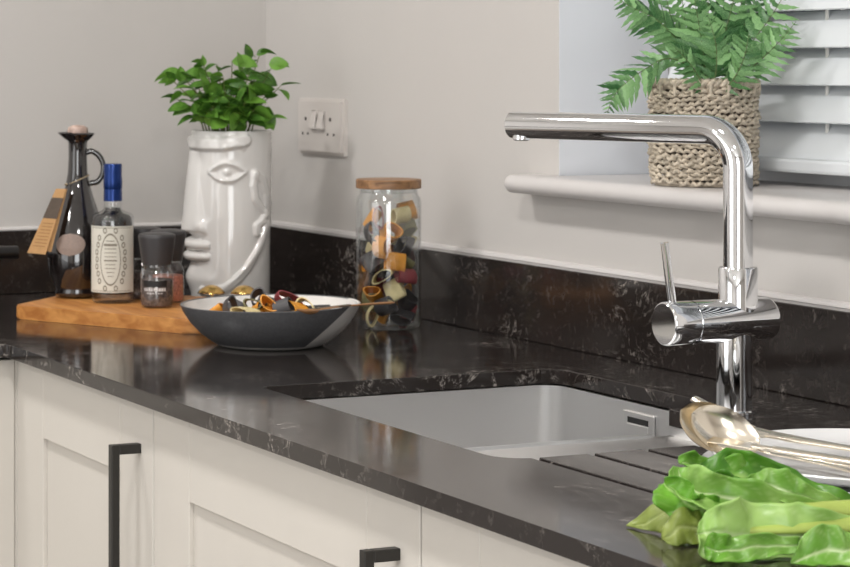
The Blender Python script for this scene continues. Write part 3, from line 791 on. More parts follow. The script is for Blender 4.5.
hl = [leaf_mesh('leaf', 0.033, 0.025, 0.25, 0.15, 0.7), leaf_mesh('leaf', 0.030, 0.021, 0.35, 0.3, 0.8), leaf_mesh('leaf', 0.023, 0.0145, 0.3, 0.2, 0.9), leaf_mesh('leaf', 0.036, 0.028, 0.15, 0.25, 0.7)]
def H(px_, py_, b=0.0):      # local point: picture offset from the rim centre, b = depth towards the room (-y local)
    return Vector(((px_-231.5)*0.00142, -b, (131-py_)*0.00146+0.010))
def add_leaf(parent, meshes, p, direction, roll, sc_, k=None):
    me = meshes[k if k is not None else rnd.randrange(len(meshes))]
    o = link('leaf', me, parent)
    x = Vector(direction).normalized(); up_ = Vector((0, 0, 1)) if abs(x.z) < 0.95 else Vector((0, -1, 0))
    y = up_.cross(x).normalized(); z = x.cross(y)
    m = Matrix((x, y, z)).transposed().to_4x4()
    o.matrix_local = Matrix.Translation(p) @ m @ Matrix.Rotation(roll, 4, 'X') @ Matrix.Scale(sc_, 4)
    return o
stems = [  # tip in picture, depth
    (164, 74, 0.01), (178, 72, 0.0), (201, 60, 0.01), (216, 62, -0.01), (232, 58, 0.02), (246, 52, -0.01), (262, 50, 0.01), (276, 62, 0.015), (284, 84, 0.01),
    (172, 97, 0.03), (192, 88, 0.035), (208, 82, 0.04), (224, 90, 0.045), (240, 84, 0.045), (252, 88, 0.045), (266, 96, 0.03), (272, 118, 0.035), (235, 112, 0.055), (200, 108, 0.045), (255, 108, 0.05),
    (215, 76, -0.03), (240, 70, -0.035), (258, 74, -0.03), (190, 78, -0.02),
    (186, 104, 0.04), (194, 116, 0.05), (210, 104, 0.055), (222, 118, 0.06), (228, 100, 0.058), (246, 100, 0.06), (248, 120, 0.058), (264, 108, 0.045), (212, 94, 0.0), (234, 94, 0.0), (254, 92, 0.0), (196, 96, 0.0), (222, 74, 0.03), (250, 70, 0.03)]
for (tx, ty, b) in stems:
    bx = 230+(tx-230)*0.42; p0 = H(bx, 132, b*0.6); p3 = H(tx, ty, b)
    p1 = p0.lerp(p3, 0.4)+Vector((-(p3.x-p0.x)*0.18, 0, 0.006)); p2 = p0.lerp(p3, 0.75)+Vector((-(p3.x-p0.x)*0.08, 0, 0.003))
    cu = catmull([p0, p1, p2, p3], 5)
    obj('stem', T(cu, [0.0013*(1-0.5*i/len(cu)) for i in range(len(cu))], n=6), 'stem', herb, smooth=60)
    nL = 4 if ty > 100 else 6
    for k in range(nL):
        t_ = 1-0.13*k; q = cu[min(len(cu)-1, int(t_*(len(cu)-1)))]
        a = rnd.uniform(0, 2*PI) if k else math.atan2(0.3, tx-230)
        d_ = Vector((math.cos(a)*0.9+(tx-230)/160, -0.35+0.6*math.sin(a), rnd.uniform(-0.45, 0.45)))
        if (tx < 182 or tx > 272 or ty < 56) and k > 1: continue
        add_leaf(herb, hl, q, d_, rnd.uniform(-0.9, 0.9), rnd.uniform(0.75, 1.1))
# the leaves that stand clear of the bush
for (x, y, b, dx, dz, roll, k, s_) in ((271, 62, 0.02, 1, 0.12, 1.15, 3, 0.82), (177, 80, 0.01, 0.05, 1, 0.4, 0, 0.72), (171, 80, 0.01, -0.55, 0.8, 0.7, 2, 1.0), (172, 79, 0.02, -1, -0.25, 0.8, 2, 0.85),
                                       (201, 64, 0.01, 0.05, 1, 0.5, 2, 0.75), (202, 63, 0.01, -1, 0.05, 0.9, 2, 0.75), (258, 52, 0.01, 1, 0.45, 0.9, 2, 1.0), (250, 58, 0.0, -0.1, 1, 0.8, 0, 0.8),
                                       (240, 70, 0.03, 0.1, 1, 1.2, 3, 0.85), (205, 92, 0.05, -0.1, 0.9, 1.1, 3, 0.9), (252, 105, 0.055, 0.1, 1, 1.2, 3, 1.0), (232, 130, 0.06, 0.1, 0.9, 1.0, 3, 0.8), (268, 112, 0.04, 0.5, -1, 0.9, 1, 0.9), (212, 126, 0.055, -0.3, 0.7, 0.9, 1, 0.9), (204, 120, 0.05, -0.6, 0.5, 1.0, 0, 0.8), (245, 126, 0.055, 0.2, 0.8, 1.0, 0, 0.8), (222, 112, 0.058, -0.2, 1, 1.2, 0, 0.9), (238, 100, 0.055, 0.3, 1, 1.0, 3, 0.8), (216, 96, 0.05, -0.3, 1, 0.9, 3, 0.8), (260, 122, 0.045, 0.6, 0.4, 1.0, 1, 0.8), (180, 92, 0.03, -0.8, -0.3, 0.8, 1, 0.9)):
    add_leaf(herb, hl, H(x, y, b), (dx, -0.25, dz), roll, s_, k)

# ------------------------------------------------------------------ glass storage jar with pasta
JX, JY = 0.6207, -0.1166
jar = thing('storage_jar', 'tall clear glass storage jar with wooden lid', 'jar', (JX, JY, ZT), rz=math.radians(66.5))
ro, ri = 0.0447, 0.0428
obj('glass_body', LT([(0, 0.0003), (0.037, 0.0003), (0.0425, 0.003), (ro, 0.009), (ro, 0.172), (0.0435, 0.179), (0.0405, 0.1835), (0.0395, 0.192), (0.0380, 0.192), (0.0390, 0.183), (0.0418, 0.178), (ri, 0.171), (ri, 0.010), (0.0405, 0.005), (0.036, 0.003), (0, 0.003)], 72), 'clear_glass', jar, smooth=60)
lid = obj('wooden_lid', LT([(0, 0.1923), (0.0440, 0.1923), (0.0450, 0.1933), (0.0450, 0.2038), (0.0440, 0.2048), (0, 0.2048)], 56), 'lid_wood', jar, smooth=40)
obj('seal', LT([(0.0, 0.186), (0.0375, 0.186), (0.0375, 0.1922), (0, 0.1922)], 48), 'clear_glass', lid, smooth=40)

def pasta_mesh(kind, material):
    bm = bmesh.new(); n = 20
    if kind == 0: R_, h, sq = 0.0136, 0.023, 0.78
    elif kind == 1: R_, h, sq = 0.0160, 0.024, 0.45
    else: R_, h, sq = 0.0126, 0.027, 0.58
    w = 0.0019; rings = []
    for r_, z in ((R_, -h/2), (R_, -h/6), (R_, h/6), (R_, h/2), (R_-w, h/2), (R_-w, 0), (R_-w, -h/2)):
        rings.append([bm.verts.new((r_*math.cos(2*PI*i/n), r_*sq*math.sin(2*PI*i/n)+0.0012*math.cos(2*PI*i/n*2), z*(1+0.06*math.cos(2*PI*i/n)))) for i in range(n)])
    for a, b in zip(rings, rings[1:]+rings[:1]):
        for i in range(n): bm.faces.new((a[i], a[(i+1) % n], b[(i+1) % n], b[i]))
    return finish('pasta_piece', bm, material, 40)
PN = {'yellow': 'pasta_yellow', 'cream': 'pasta_cream', 'charcoal': 'pasta_charcoal', 'maroon': 'pasta_maroon', 'olive': 'pasta_olive'}
PW = {'yellow': 'golden yellow', 'cream': 'pale cream', 'charcoal': 'charcoal black', 'maroon': 'beetroot red', 'olive': 'olive green'}
SHP = ('round', 'flattened', 'narrow')
PMESH = {(k, c): pasta_mesh(k, PN[c]) for k in range(3) for c in PN}
def place_pasta(p, rot, colr, kind, where, group):
    o = link('pasta_piece', PMESH[(kind, colr)], None, p, rot)
    return tag(o, f'{SHP[kind]} {PW[colr]} pasta tube {where}', 'pasta', group)
# drop-and-settle packing of spheres in the jar
prnd = random.Random(11); pk = []; rp = 0.0146; Rin = ri-0.0005
for _ in range(400):
    best = None
    for _t in range(60):
        a = prnd.uniform(0, 2*PI); rr_ = (Rin-rp)*math.sqrt(prnd.uniform(0.1, 1)); x, y = rr_*math.cos(a), rr_*math.sin(a); z = 0.0035+rp
        for (qx, qy, qz) in pk:
            h2 = (2*rp)**2-(x-qx)**2-(y-qy)**2
            if h2 > 0: z = max(z, qz+math.sqrt(h2)*0.80)
        if best is None or z < best[2]: best = (x, y, z)
    if best[2] > 0.160: break
    pk.append(best)
JC = ['yellow', 'charcoal', 'cream', 'maroon', 'charcoal', 'yellow', 'olive', 'charcoal', 'yellow', 'maroon', 'cream']
for i, (x, y, z) in enumerate(pk):
    place_pasta((JX+x, JY+y, ZT+z), (prnd.uniform(0, PI), prnd.uniform(0, PI), prnd.uniform(0, PI)), JC[i % len(JC)], prnd.choice((0, 1, 1, 2)), ('low in' if z < 0.05 else 'halfway up' if z < 0.10 else 'at the top of the filling in')+' the glass jar', 'pasta tubes in the jar')

# ------------------------------------------------------------------ pasta bowl
BX, BY = 0.7305, -0.3484
bowl = thing('pasta_bowl', 'shallow bowl, speckled charcoal outside with a white slanted edge, holding pasta', 'bowl', (BX, BY, ZT))
out = [(0, 0.0003), (0.060, 0.0003), (0.067, 0.0015), (0.074, 0.005), (0.090, 0.0165), (0.104, 0.031), (0.113, 0.0455), (0.1165, 0.0540)]
inn = [(0.1150, 0.0548), (0.1128, 0.0535), (0.109, 0.046), (0.100, 0.033), (0.086, 0.0195), (0.068, 0.0085), (0.04, 0.0055), (0, 0.005)]
def bowl_rim(bm):       # rim dips and rises a little, as thrown
    for v in bm.verts:
        a = math.atan2(v.co.y, v.co.x)-math.radians(66.5-5)
        if v.co.z > 0.03: v.co.z += (v.co.z-0.03)/0.025*0.0015*math.cos(a)
    return bm
obj('outer_shell', bowl_rim(LT(out+inn[:2], 96)), 'bowl_glaze', bowl, smooth=50)
obj('inner_glaze', bowl_rim(LT(inn[1:], 96)), 'bowl_inside', bowl, smooth=50)
brn = random.Random(5); bp = []
BC = ['charcoal', 'yellow', 'olive', 'yellow', 'charcoal', 'cream', 'maroon', 'yellow', 'charcoal', 'olive']
def bowl_floor(rr_):
    for (r1, z1), (r0, z0) in zip(inn, inn[1:]):
        if r0 <= rr_ <= r1: return z0+(z1-z0)*(rr_-r0)/(r1-r0)
    return 0.05
def drop(x, y, rad=0.0140):
    rr_ = math.hypot(x, y); z = bowl_floor(min(rr_+0.004, 0.11))+rad
    for (qx, qy, qz) in bp:
        h2 = (2*rad)**2-(x-qx)**2-(y-qy)**2
        if h2 > 0: z = max(z, qz+math.sqrt(h2)*0.9)
    return z
for _ in range(44):
    best = None
    for _t in range(25):
        a = brn.uniform(0, 2*PI); rr_ = 0.076*math.sqrt(brn.random()); x, y = rr_*math.cos(a), rr_*math.sin(a)
        z = drop(x, y)
        if best is None or z < best[2]: best = (x, y, z)
    if best[2] > 0.043: continue
    bp.append(best)
    x, y, z = best
    place_pasta((BX+x, BY+y, ZT+z), (brn.uniform(0, PI), brn.uniform(0, PI), brn.uniform(0, PI)), BC[len(bp) % len(BC)], brn.choice((0, 1, 1, 2)), 'lying low in the shallow bowl', 'pasta tubes in the bowl')
# the pieces on top that the photo shows
for (u, b, z, c_, k, rot) in ((-0.050, 0.02, 0.0485, 'charcoal', 1, (0.4, 1.2, 0.3)), (-0.022, 0.02, 0.0545, 'olive', 2, (1.4, 0.2, 1.0)), (-0.012, -0.03, 0.055, 'charcoal', 0, (0.5, 1.0, 0)), (0.0, 0.03, 0.0520, 'yellow', 1, (0.9, 0.6, 0.5)),
                              (0.022, 0.0, 0.0590, 'maroon', 1, (1.2, 0.4, 1.2)), (0.017, 0.04, 0.0500, 'charcoal', 0, (0.2, 1.2, 1.0)), (0.034, 0.035, 0.0500, 'yellow', 2, (1.3, 0.5, 0.2)), (-0.033, 0.045, 0.0470, 'cream', 1, (1.5, 0.1, 0.4)), (0.045, 0.02, 0.050, 'cream', 0, (1.2, 0.7, 0.7))):
    R_ = Vector((0.399, 0.917, 0)); Fd = Vector((0.917, -0.399, 0)); p = Vector((BX, BY, ZT+z))+R_*u+Fd*b
    place_pasta(p, rot, c_, k, 'on top of the heap in the shallow bowl', 'pasta tubes in the bowl')

def spoon(name, label, cat, material, bl_, bw, hl_, depth, handle_w, handle_pts, th=0.0011, group=None):
    """spoon in local space: bowl centred before x=0 (pointing -x), neck at the origin, handle along handle_pts"""
    t_ = thing(name, label, cat, group=group)
    bm = bmesh.new(); nu, nv = 18, 12; top = []
    for i in range(nu+1):
        a = i/nu; x = -bl_*a; w = bw/2*math.sin(PI*(0.04+0.96*a)**1.15)**0.5 if 0 < a < 1 else 0.0012
        row = []
        for j in range(nv+1):
            u = j/nv*2-1
            dz = -depth*(1-u*u)**0.8*math.sin(PI*a)**0.8
            row.append((x, u*w, dz+0.003*a*a))
        top.append(row)
    A_ = [[bm.verts.new(p) for p in row] for row in top]; B_ = [[bm.verts.new((p[0], p[1], p[2]-th)) for p in row] for row in top]
    for i in range(nu):
        for j in range(nv):
            bm.faces.new((A_[i][j], A_[i+1][j], A_[i+1][j+1], A_[i][j+1])); bm.faces.new((B_[i][j], B_[i][j+1], B_[i+1][j+1], B_[i+1][j]))
    for j in (0, nv):
        for i in range(nu): bm.faces.new((A_[i][j], B_[i][j], B_[i+1][j], A_[i+1][j]))
    for i in (0, nu):
        for j in range(nv): bm.faces.new((A_[i][j], A_[i][j+1], B_[i][j+1], B_[i][j]))
    obj('spoon_bowl', bm, material, t_, smooth=50)
    if handle_pts is None: return t_
    cu = catmull(handle_pts, 6); n = len(cu)
    rad = [handle_w*(0.55+0.45*smoothstep(0.25, 1.0, i/(n-1))) for i in range(n)]; rad[-1] *= 0.7
    obj('handle', T(cu, rad, n=14, flat=0.42, up=(0, 0, 1)), material, t_, smooth=60)
    return t_
def aim(o, origin, xdir, normal):
    x = Vector(xdir).normalized(); z = Vector(normal); z = (z-x*z.dot(x)).normalized(); y = z.cross(x)
    m = Matrix.Translation(origin) @ Matrix((x, y, z)).transposed().to_4x4()
    o.matrix_world = m; return m
# two slim serving spoons laid in the pasta bowl
s1 = spoon('serving_spoon', 'slim tan wooden spoon laid across the pasta bowl, handle reaching the jar', 'spoon', 'spoon_wood', 0.035, 0.020, 0.09, 0.005, 0.0040, [(0, 0, 0), (0.03, 0, 0.001), (0.07, 0, 0.001), (0.115, 0, 0)])
aim(s1, (0.838, -0.330, 0.9555), (-0.155, 0.987, 0.02), (0, 0, 1))
s2 = spoon('serving_spoon', 'short dark wooden spoon handle poking over the rim of the pasta bowl', 'spoon', 'spoon_dark', 0.030, 0.018, 0.06, 0.005, 0.0036, [(0, 0, 0), (0.02, 0, 0.001), (0.045, 0, 0.002), (0.07, 0, 0.003)])
aim(s2, (0.792, -0.336, 0.950), (0.75, 0.66, 0.10), (0, 0, 1))
# two gold spoons face down on the board
for (x, y, dx, dy, lb_) in ((0.352, -0.272, 0.93, -0.37, 'gold teaspoon face down behind the bowl, below the planter lips'), (0.375, -0.228, 0.96, -0.28, 'gold teaspoon face down behind the bowl, below the planter jaw')):
    g = spoon('gold_teaspoon', lb_, 'spoon', 'gold', 0.044, 0.040, 0.08, 0.0115, 0.0032, [(0, 0, 0), (0.02, 0, 0.002), (0.05, 0, 0.003), (0.085, 0, 0.001)])
    aim(g, (x+0.02, y, ZP+0.0095), (dx, dy, 0.0), (0, 0, -1))

# ------------------------------------------------------------------ saucepan whose handle enters from the side run
sp_ = thing('saucepan', 'black saucepan handle pointing in over the side run of worktop', 'pan', (0.13, -0.80, ZT))
obj('pan_body', LT([(0, 0.0003), (0.085, 0.0003), (0.092, 0.006), (0.092, 0.095), (0.0885, 0.095), (0.0885, 0.008), (0, 0.004)], 48), 'pan_black', sp_, smooth=40)
obj('handle', T(catmull([(0.0, 0.088, 0.078), (0.006, 0.15, 0.081), (0.013, 0.22, 0.082), (0.018, 0.300, 0.0815), (0.0185, 0.3075, 0.0815)], 5), [0.008]*3+[0.0115]*16+[0.0095, 0.005], n=16, flat=0.85), 'pan_black', sp_, smooth=60)

# ------------------------------------------------------------------ basket and fern
KX, KY, KZ = 1.1312, 0.0362, zs1
bk = thing('seagrass_basket', 'hand-woven seagrass basket planter standing on the window sill', 'basket', (KX, KY, KZ))
KR = 0.0605; KH = 0.124; NR = 25; brn2 = random.Random(3)
obj('base', LT([(0, 0.0005), (KR-0.004, 0.0005), (KR-0.002, 0.004), (KR-0.004, 0.006), (0, 0.006)], 40), 'seagrass', bk, smooth=40)
obj('inner_liner', LT([(0.0, 0.02), (KR-0.006, 0.02), (KR-0.004, 0.118), (KR-0.0055, 0.118), (KR-0.0075, 0.022), (0, 0.022)], 40), 'kraft_dark', bk, smooth=40)
for k in range(NR):
    z = 0.005+(KH-0.012)*k/(NR-1); R_ = KR-0.001+0.0022*math.sin(PI*k/(NR-1))*0.5+0.001*k/NR; nw = 23; pts = []; n = 184; ph = brn2.random()*6
    for i in range(n):
        a = 2*PI*i/n
        rr_ = R_+0.0026*math.sin(nw*a+k*PI)+0.0009*math.sin(5*a+ph*2)+brn2.uniform(-0.0008, 0.0008)
        pts.append((rr_*math.cos(a), rr_*math.sin(a), z+0.0013*math.sin(nw*a*2+ph)+0.0012*math.sin(4*a+ph)+brn2.uniform(-0.0005, 0.0005)))
    obj('woven_row', tube(bmesh.new(), pts, [0.0024+0.0006*math.sin(nw*2*2*PI*i/n+ph) for i in range(n)], n=7, closed=True, flat=0.95), 'seagrass', bk, smooth=70)
for s_ in range(2):       # twisted rim
    n = 180; pts = []
    for i in range(n):
        a = 2*PI*i/n; w = 26*a+s_*PI
        pts.append(((KR+0.001+0.0028*math.cos(w))*math.cos(a), (KR+0.001+0.0028*math.cos(w))*math.sin(a), KH-0.001+0.0028*math.sin(w)))
    obj('rim_cord', tube(bmesh.new(), pts, 0.0030, n=7, closed=True), 'seagrass', bk, smooth=70)
for i in range(19):       # stakes looping over the top rows
    a = 2*PI*(i+0.5)/19
    c_, s_ = math.cos(a), math.sin(a)
    obj('stake', T([((KR+0.0035)*c_, (KR+0.0035)*s_, KH-0.016), ((KR+0.0052)*c_, (KR+0.0052)*s_, KH-0.008), ((KR+0.0042)*c_, (KR+0.0042)*s_, KH+0.001)], 0.0021, n=6), 'seagrass', bk, smooth=70)
obj('soil', LT([(0, 0.108), (KR-0.0056, 0.106)], 32), 'soil', bk)

fern = thing('fern', 'green fern with arching fronds in the woven basket on the sill', 'plant', (KX, KY, KZ+0.105))
def leaflet(L_, W_):
    bm = bmesh.new(); nu = 7; rows = []
    for i in range(nu+1):
        t_ = i/nu; w = W_/2*(1-t_)**0.7*(0.35+0.65*min(1, t_*6)) if t_ < 1 else 0.0002
        ser = 1+0.22*(1 if i % 2 else -1)
        x = L_*t_; z = -0.16*L_*t_*t_
        rows.append([bm.verts.new((x, -w*ser, z-0.12*w)), bm.verts.new((x, 0, z+0.1*w)), bm.verts.new((x, w*ser, z-0.12*w))])
    for a, b in zip(rows, rows[1:]):
        for j in range(2): bm.faces.new((a[j], b[j], b[j+1], a[j+1]))
    return bm
lf_me = finish('leaflet', leaflet(1.0, 0.31), 'fern_leaf', 80, recalc=False)
Rv = Vector((0.399, 0.917, 0)); Fv = Vector((-0.917, 0.399, 0)); Zv = Vector((0, 0, 1))
def FP(px_, py_, b):       # px offset from the rim centre, b depth towards the camera
    return Rv*((px_-705.5)*0.0012)-Fv*b+Zv*((99-py_)*0.0012-0.0025+0.0)
def frond(cps, pairs, lmax, normal, singles=True, taper=0.5, start=0.22, sweep=0.55, droop=0.25):
    cu = catmull(cps, 8); n = len(cu); fr_ = obj('frond', T(cu, [0.0011*(1-0.75*i/n) for i in range(n)], n=6), 'rachis', fern, smooth=70)
    big = None if singles else bmesh.new()
    for k in range(pairs):
        t_ = start+(1-start)*(k+0.5)/pairs; f = t_*(n-1); i = min(n-2, int(f)); p = cu[i].lerp(cu[i+1], f-i)
        tg_ = (cu[min(n-1, i+2)]-cu[max(0, i-1)]).normalized()
        nn = Vector(normal); nn = (nn-tg_*nn.dot(tg_)).normalized(); side = nn.cross(tg_)
        env = math.sin(PI*min(1, 0.12+0.88*((t_-start)/(1-start))**0.75))**0.75
        L_ = max(0.006, lmax*env)
        for s_ in (-1, 1):
            d_ = (side*s_+tg_*sweep-nn*droop*rnd.uniform(0.3, 1.5)).normalized(); yv = nn.cross(d_).normalized(); zv = d_.cross(yv)
            m = Matrix.Translation(p) @ Matrix((d_, yv, zv)).transposed().to_4x4() @ Matrix.Rotation(rnd.uniform(-0.8, 0.8), 4, 'X') @ Matrix.Scale(L_*rnd.uniform(0.9, 1.08), 4)
            if singles:
                o = link('leaflet', lf_me, fr_); o.matrix_local = m
            else:
                tmp = leaflet(1.0, 0.31); tmp.transform(m); me_ = bpy.data.meshes.new('x'); tmp.to_mesh(me_); tmp.free(); big.from_mesh(me_); bpy.data.meshes.remove(me_)
    if big is not None:
        o = obj('leaflets', big, 'fern_leaf', fr_, smooth=80, recalc=False); o['kind'] = 'stuff'
    return fr_
NC = tuple(-Fv*0.8+Zv*0.6)      # facing the camera and up
# the two long fronds drooping to the left
frond([FP(700, 95, 0.02), FP(688, 62, 0.03), FP(672, 38, 0.035), FP(650, 18, 0.04), FP(630, 9, 0.045), FP(611, -2, 0.045)], 16, 0.040, NC, sweep=0.6, start=0.3)
frond([FP(698, 95, 0.04), FP(682, 66, 0.05), FP(660, 58, 0.055), FP(638, 68, 0.06), FP(616, 84, 0.062), FP(606, 96, 0.063), FP(600, 112, 0.063)], 16, 0.036, tuple(-Fv*0.75+Zv*0.3-Rv*0.3), sweep=0.75, start=0.25)
# right-hand fronds
frond([FP(712, 95, 0.03), FP(728, 68, 0.04), FP(748, 38, 0.045), FP(768, 10, 0.045), FP(788, -25, 0.04)], 13, 0.045, NC, start=0.15)
frond([FP(715, 95, 0.05), FP(735, 72, 0.065), FP(752, 56, 0.07), FP(768, 40, 0.07), FP(784, 22, 0.065)], 11, 0.034, NC, start=0.15)
frond([FP(708, 95, 0.02), FP(716, 55, 0.03), FP(726, 15, 0.03), FP(738, -30, 0.03)], 13, 0.046, NC, start=0.15)
frond([FP(703, 95, 0.03), FP(698, 60, 0.045), FP(692, 25, 0.05), FP(684, -20, 0.05)], 13, 0.042, NC, start=0.15)
frond([FP(705, 95, 0.045), FP(706, 70, 0.065), FP(704, 45, 0.075), FP(697, 18, 0.075)], 10, 0.034, NC, start=0.12)
frond([FP(710, 95, 0.05), FP(722, 78, 0.07), FP(730, 58, 0.08), FP(734, 35, 0.085)], 10, 0.032, NC, start=0.12)
frond([FP(700, 95, 0.045), FP(690, 78, 0.065), FP(678, 62, 0.075), FP(664, 48, 0.08)], 9, 0.028, NC, start=0.12)
frond([FP(706, 95, 0.0), FP(710, 50, -0.005), FP(712, 0, -0.01), FP(708, -45, -0.01)], 12, 0.045, NC, start=0.15)
# filling fronds further back, leaflets joined
for (dx, top, b) in ((-42, -30, 0.0), (-22, -50, -0.012), (22, -55, -0.015), (48, -40, -0.008), (60, -8, 0.0)):
    frond([FP(705, 95, b*0.4), FP(705+dx*0.4, 55, b*0.8), FP(705+dx*0.75, 18, b), FP(705+dx, top, b)], 13, 0.040, NC, singles=False, start=0.15)

# ------------------------------------------------------------------ plates
PX, PY = 1.8195, -0.2845
def plate(z0, R_, h, label, thick=0.0035):
    prof = [(0, 0.0003), (R_*0.58, 0.0003), (R_*0.62, 0.0022), (R_*0.80, 0.0050), (R_*0.96, h-0.005), (R_, h-0.0008), (R_-0.0012, h+0.0006), (R_-0.004, h-0.0006), (R_*0.93, h-0.0055), (R_*0.78, 0.0078), (R_*0.5, 0.0062), (0, 0.006)]
    return tag(obj('dinner_plate', LT(prof, 112), 'plate', smooth=60, loc=(PX, PY, z0)), label, 'plate', 'plates stacked by the tap')
plate(ZT, 0.146, 0.0135, 'wide white plate, lower of the two stacked beside the drainer')
plate(ZT+0.0068, 0.137, 0.0165, 'white rimmed plate on top of the stack, cutlery resting on it')

# ------------------------------------------------------------------ champagne cutlery on the plate
cut = 'cutlery bundle on the plate'
zr = ZT+0.0068+0.0212
def world_handle(t_, m, offs, w):
    o0_ = m.translation; inv = m.inverted(); cu = catmull([inv @ (o0_+Vector(q)) for q in offs], 6); n = len(cu)
    rad = [w*(0.55+0.45*smoothstep(0.25, 1.0, i/(n-1))) for i in range(n)]; rad[-1] *= 0.7
    obj('handle', T(cu, rad, n=14, flat=0.42, up=inv.to_3x3() @ Vector((0, 0, 1))), 'champagne', t_, smooth=60)
C1 = spoon('tablespoon', 'champagne gold tablespoon lying uppermost on the plate, bowl facing up', 'spoon', 'champagne', 0.064, 0.042, 0.13, 0.010, 0.0042, None)
m1 = aim(C1, (1.7775, -0.3720, 0.9270), (0.62, 0.66, -0.42), (0.80, -0.36, 0.50))
world_handle(C1, m1, [(-0.001, -0.001, 0.0005), (0.010, 0.0105, -0.0040), (0.035, 0.030, -0.0060), (0.075, 0.050, -0.0085), (0.130, 0.072, -0.0105)], 0.0042)
C2 = spoon('tablespoon', 'champagne gold tablespoon nested under the uppermost spoon', 'spoon', 'champagne', 0.066, 0.043, 0.13, 0.010, 0.0042, None)
m2 = aim(C2, (1.7690, -0.3755, 0.9282), (0.64, 0.63, -0.40), (0.80, -0.38, 0.50))
world_handle(C2, m2, [(-0.001, -0.001, 0.0005), (0.012, 0.0080, -0.0045), (0.040, 0.018, -0.0060), (0.080, 0.028, -0.0075), (0.132, 0.038, -0.0115)], 0.0042)
def dinner_knife(label, origin, xdir, normal):
    t_ = thing('dinner_knife', label, 'knife')
    obj('handle', T(catmull([(0, 0, 0), (0.03, 0, 0), (0.08, 0, 0), (0.12, 0, 0)], 5), [0.0030]*4+[0.0042]*12, n=14, flat=0.55, up=(0, 0, 1)), 'champagne', t_, smooth=60)
    bm = bmesh.new(); box(bm, -0.045, 0.002, -0.0055, 0.0055, -0.0006, 0.0006, 0.0004); obj('blade', bm, 'champagne', t_)
    aim(t_, origin, xdir, normal); return t_
t_ = thing('butter_knife', 'champagne gold butter knife behind the tablespoons, rounded handle end raised towards the sink', 'knife')
obj('handle', T(catmull([(-0.058, 0, 0.001), (-0.055, 0, 0.0005), (-0.035, 0, 0), (-0.01, 0, 0), (0.006, 0, 0.001)], 5), [0.0022]+[0.0044]*4+[0.0048]*6+[0.0040]*6+[0.0032]*4, n=14, flat=0.7, up=(0, 0, 1)), 'champagne', t_, smooth=60)
bm = T(catmull([(0.004, 0, 0.001), (0.02, 0, 0.004), (0.05, 0, 0.012), (0.085, 0, 0.022)], 5), [0.0030]*2+[0.0062]*12+[0.0058, 0.003], n=12, flat=0.14, up=(0, 0, 1))
obj('blade', bm, 'champagne', t_, smooth=50)
aim(t_, (1.7240, -0.3440, zr+0.0090), (0.86, 0.42, -0.34), (0.3, 0.1, 0.9))
dinner_knife('champagne gold knife handle lying rearmost in the cutlery bundle', (1.755, -0.3480, zr+0.0055), (0.90, 0.30, -0.01), (0.1, -0.2, 1))
dinner_knife('champagne gold knife handle lying foremost in the cutlery bundle', (1.790, -0.3890, zr+0.0045), (0.93, 0.33, -0.01), (0.1, -0.3, 1))

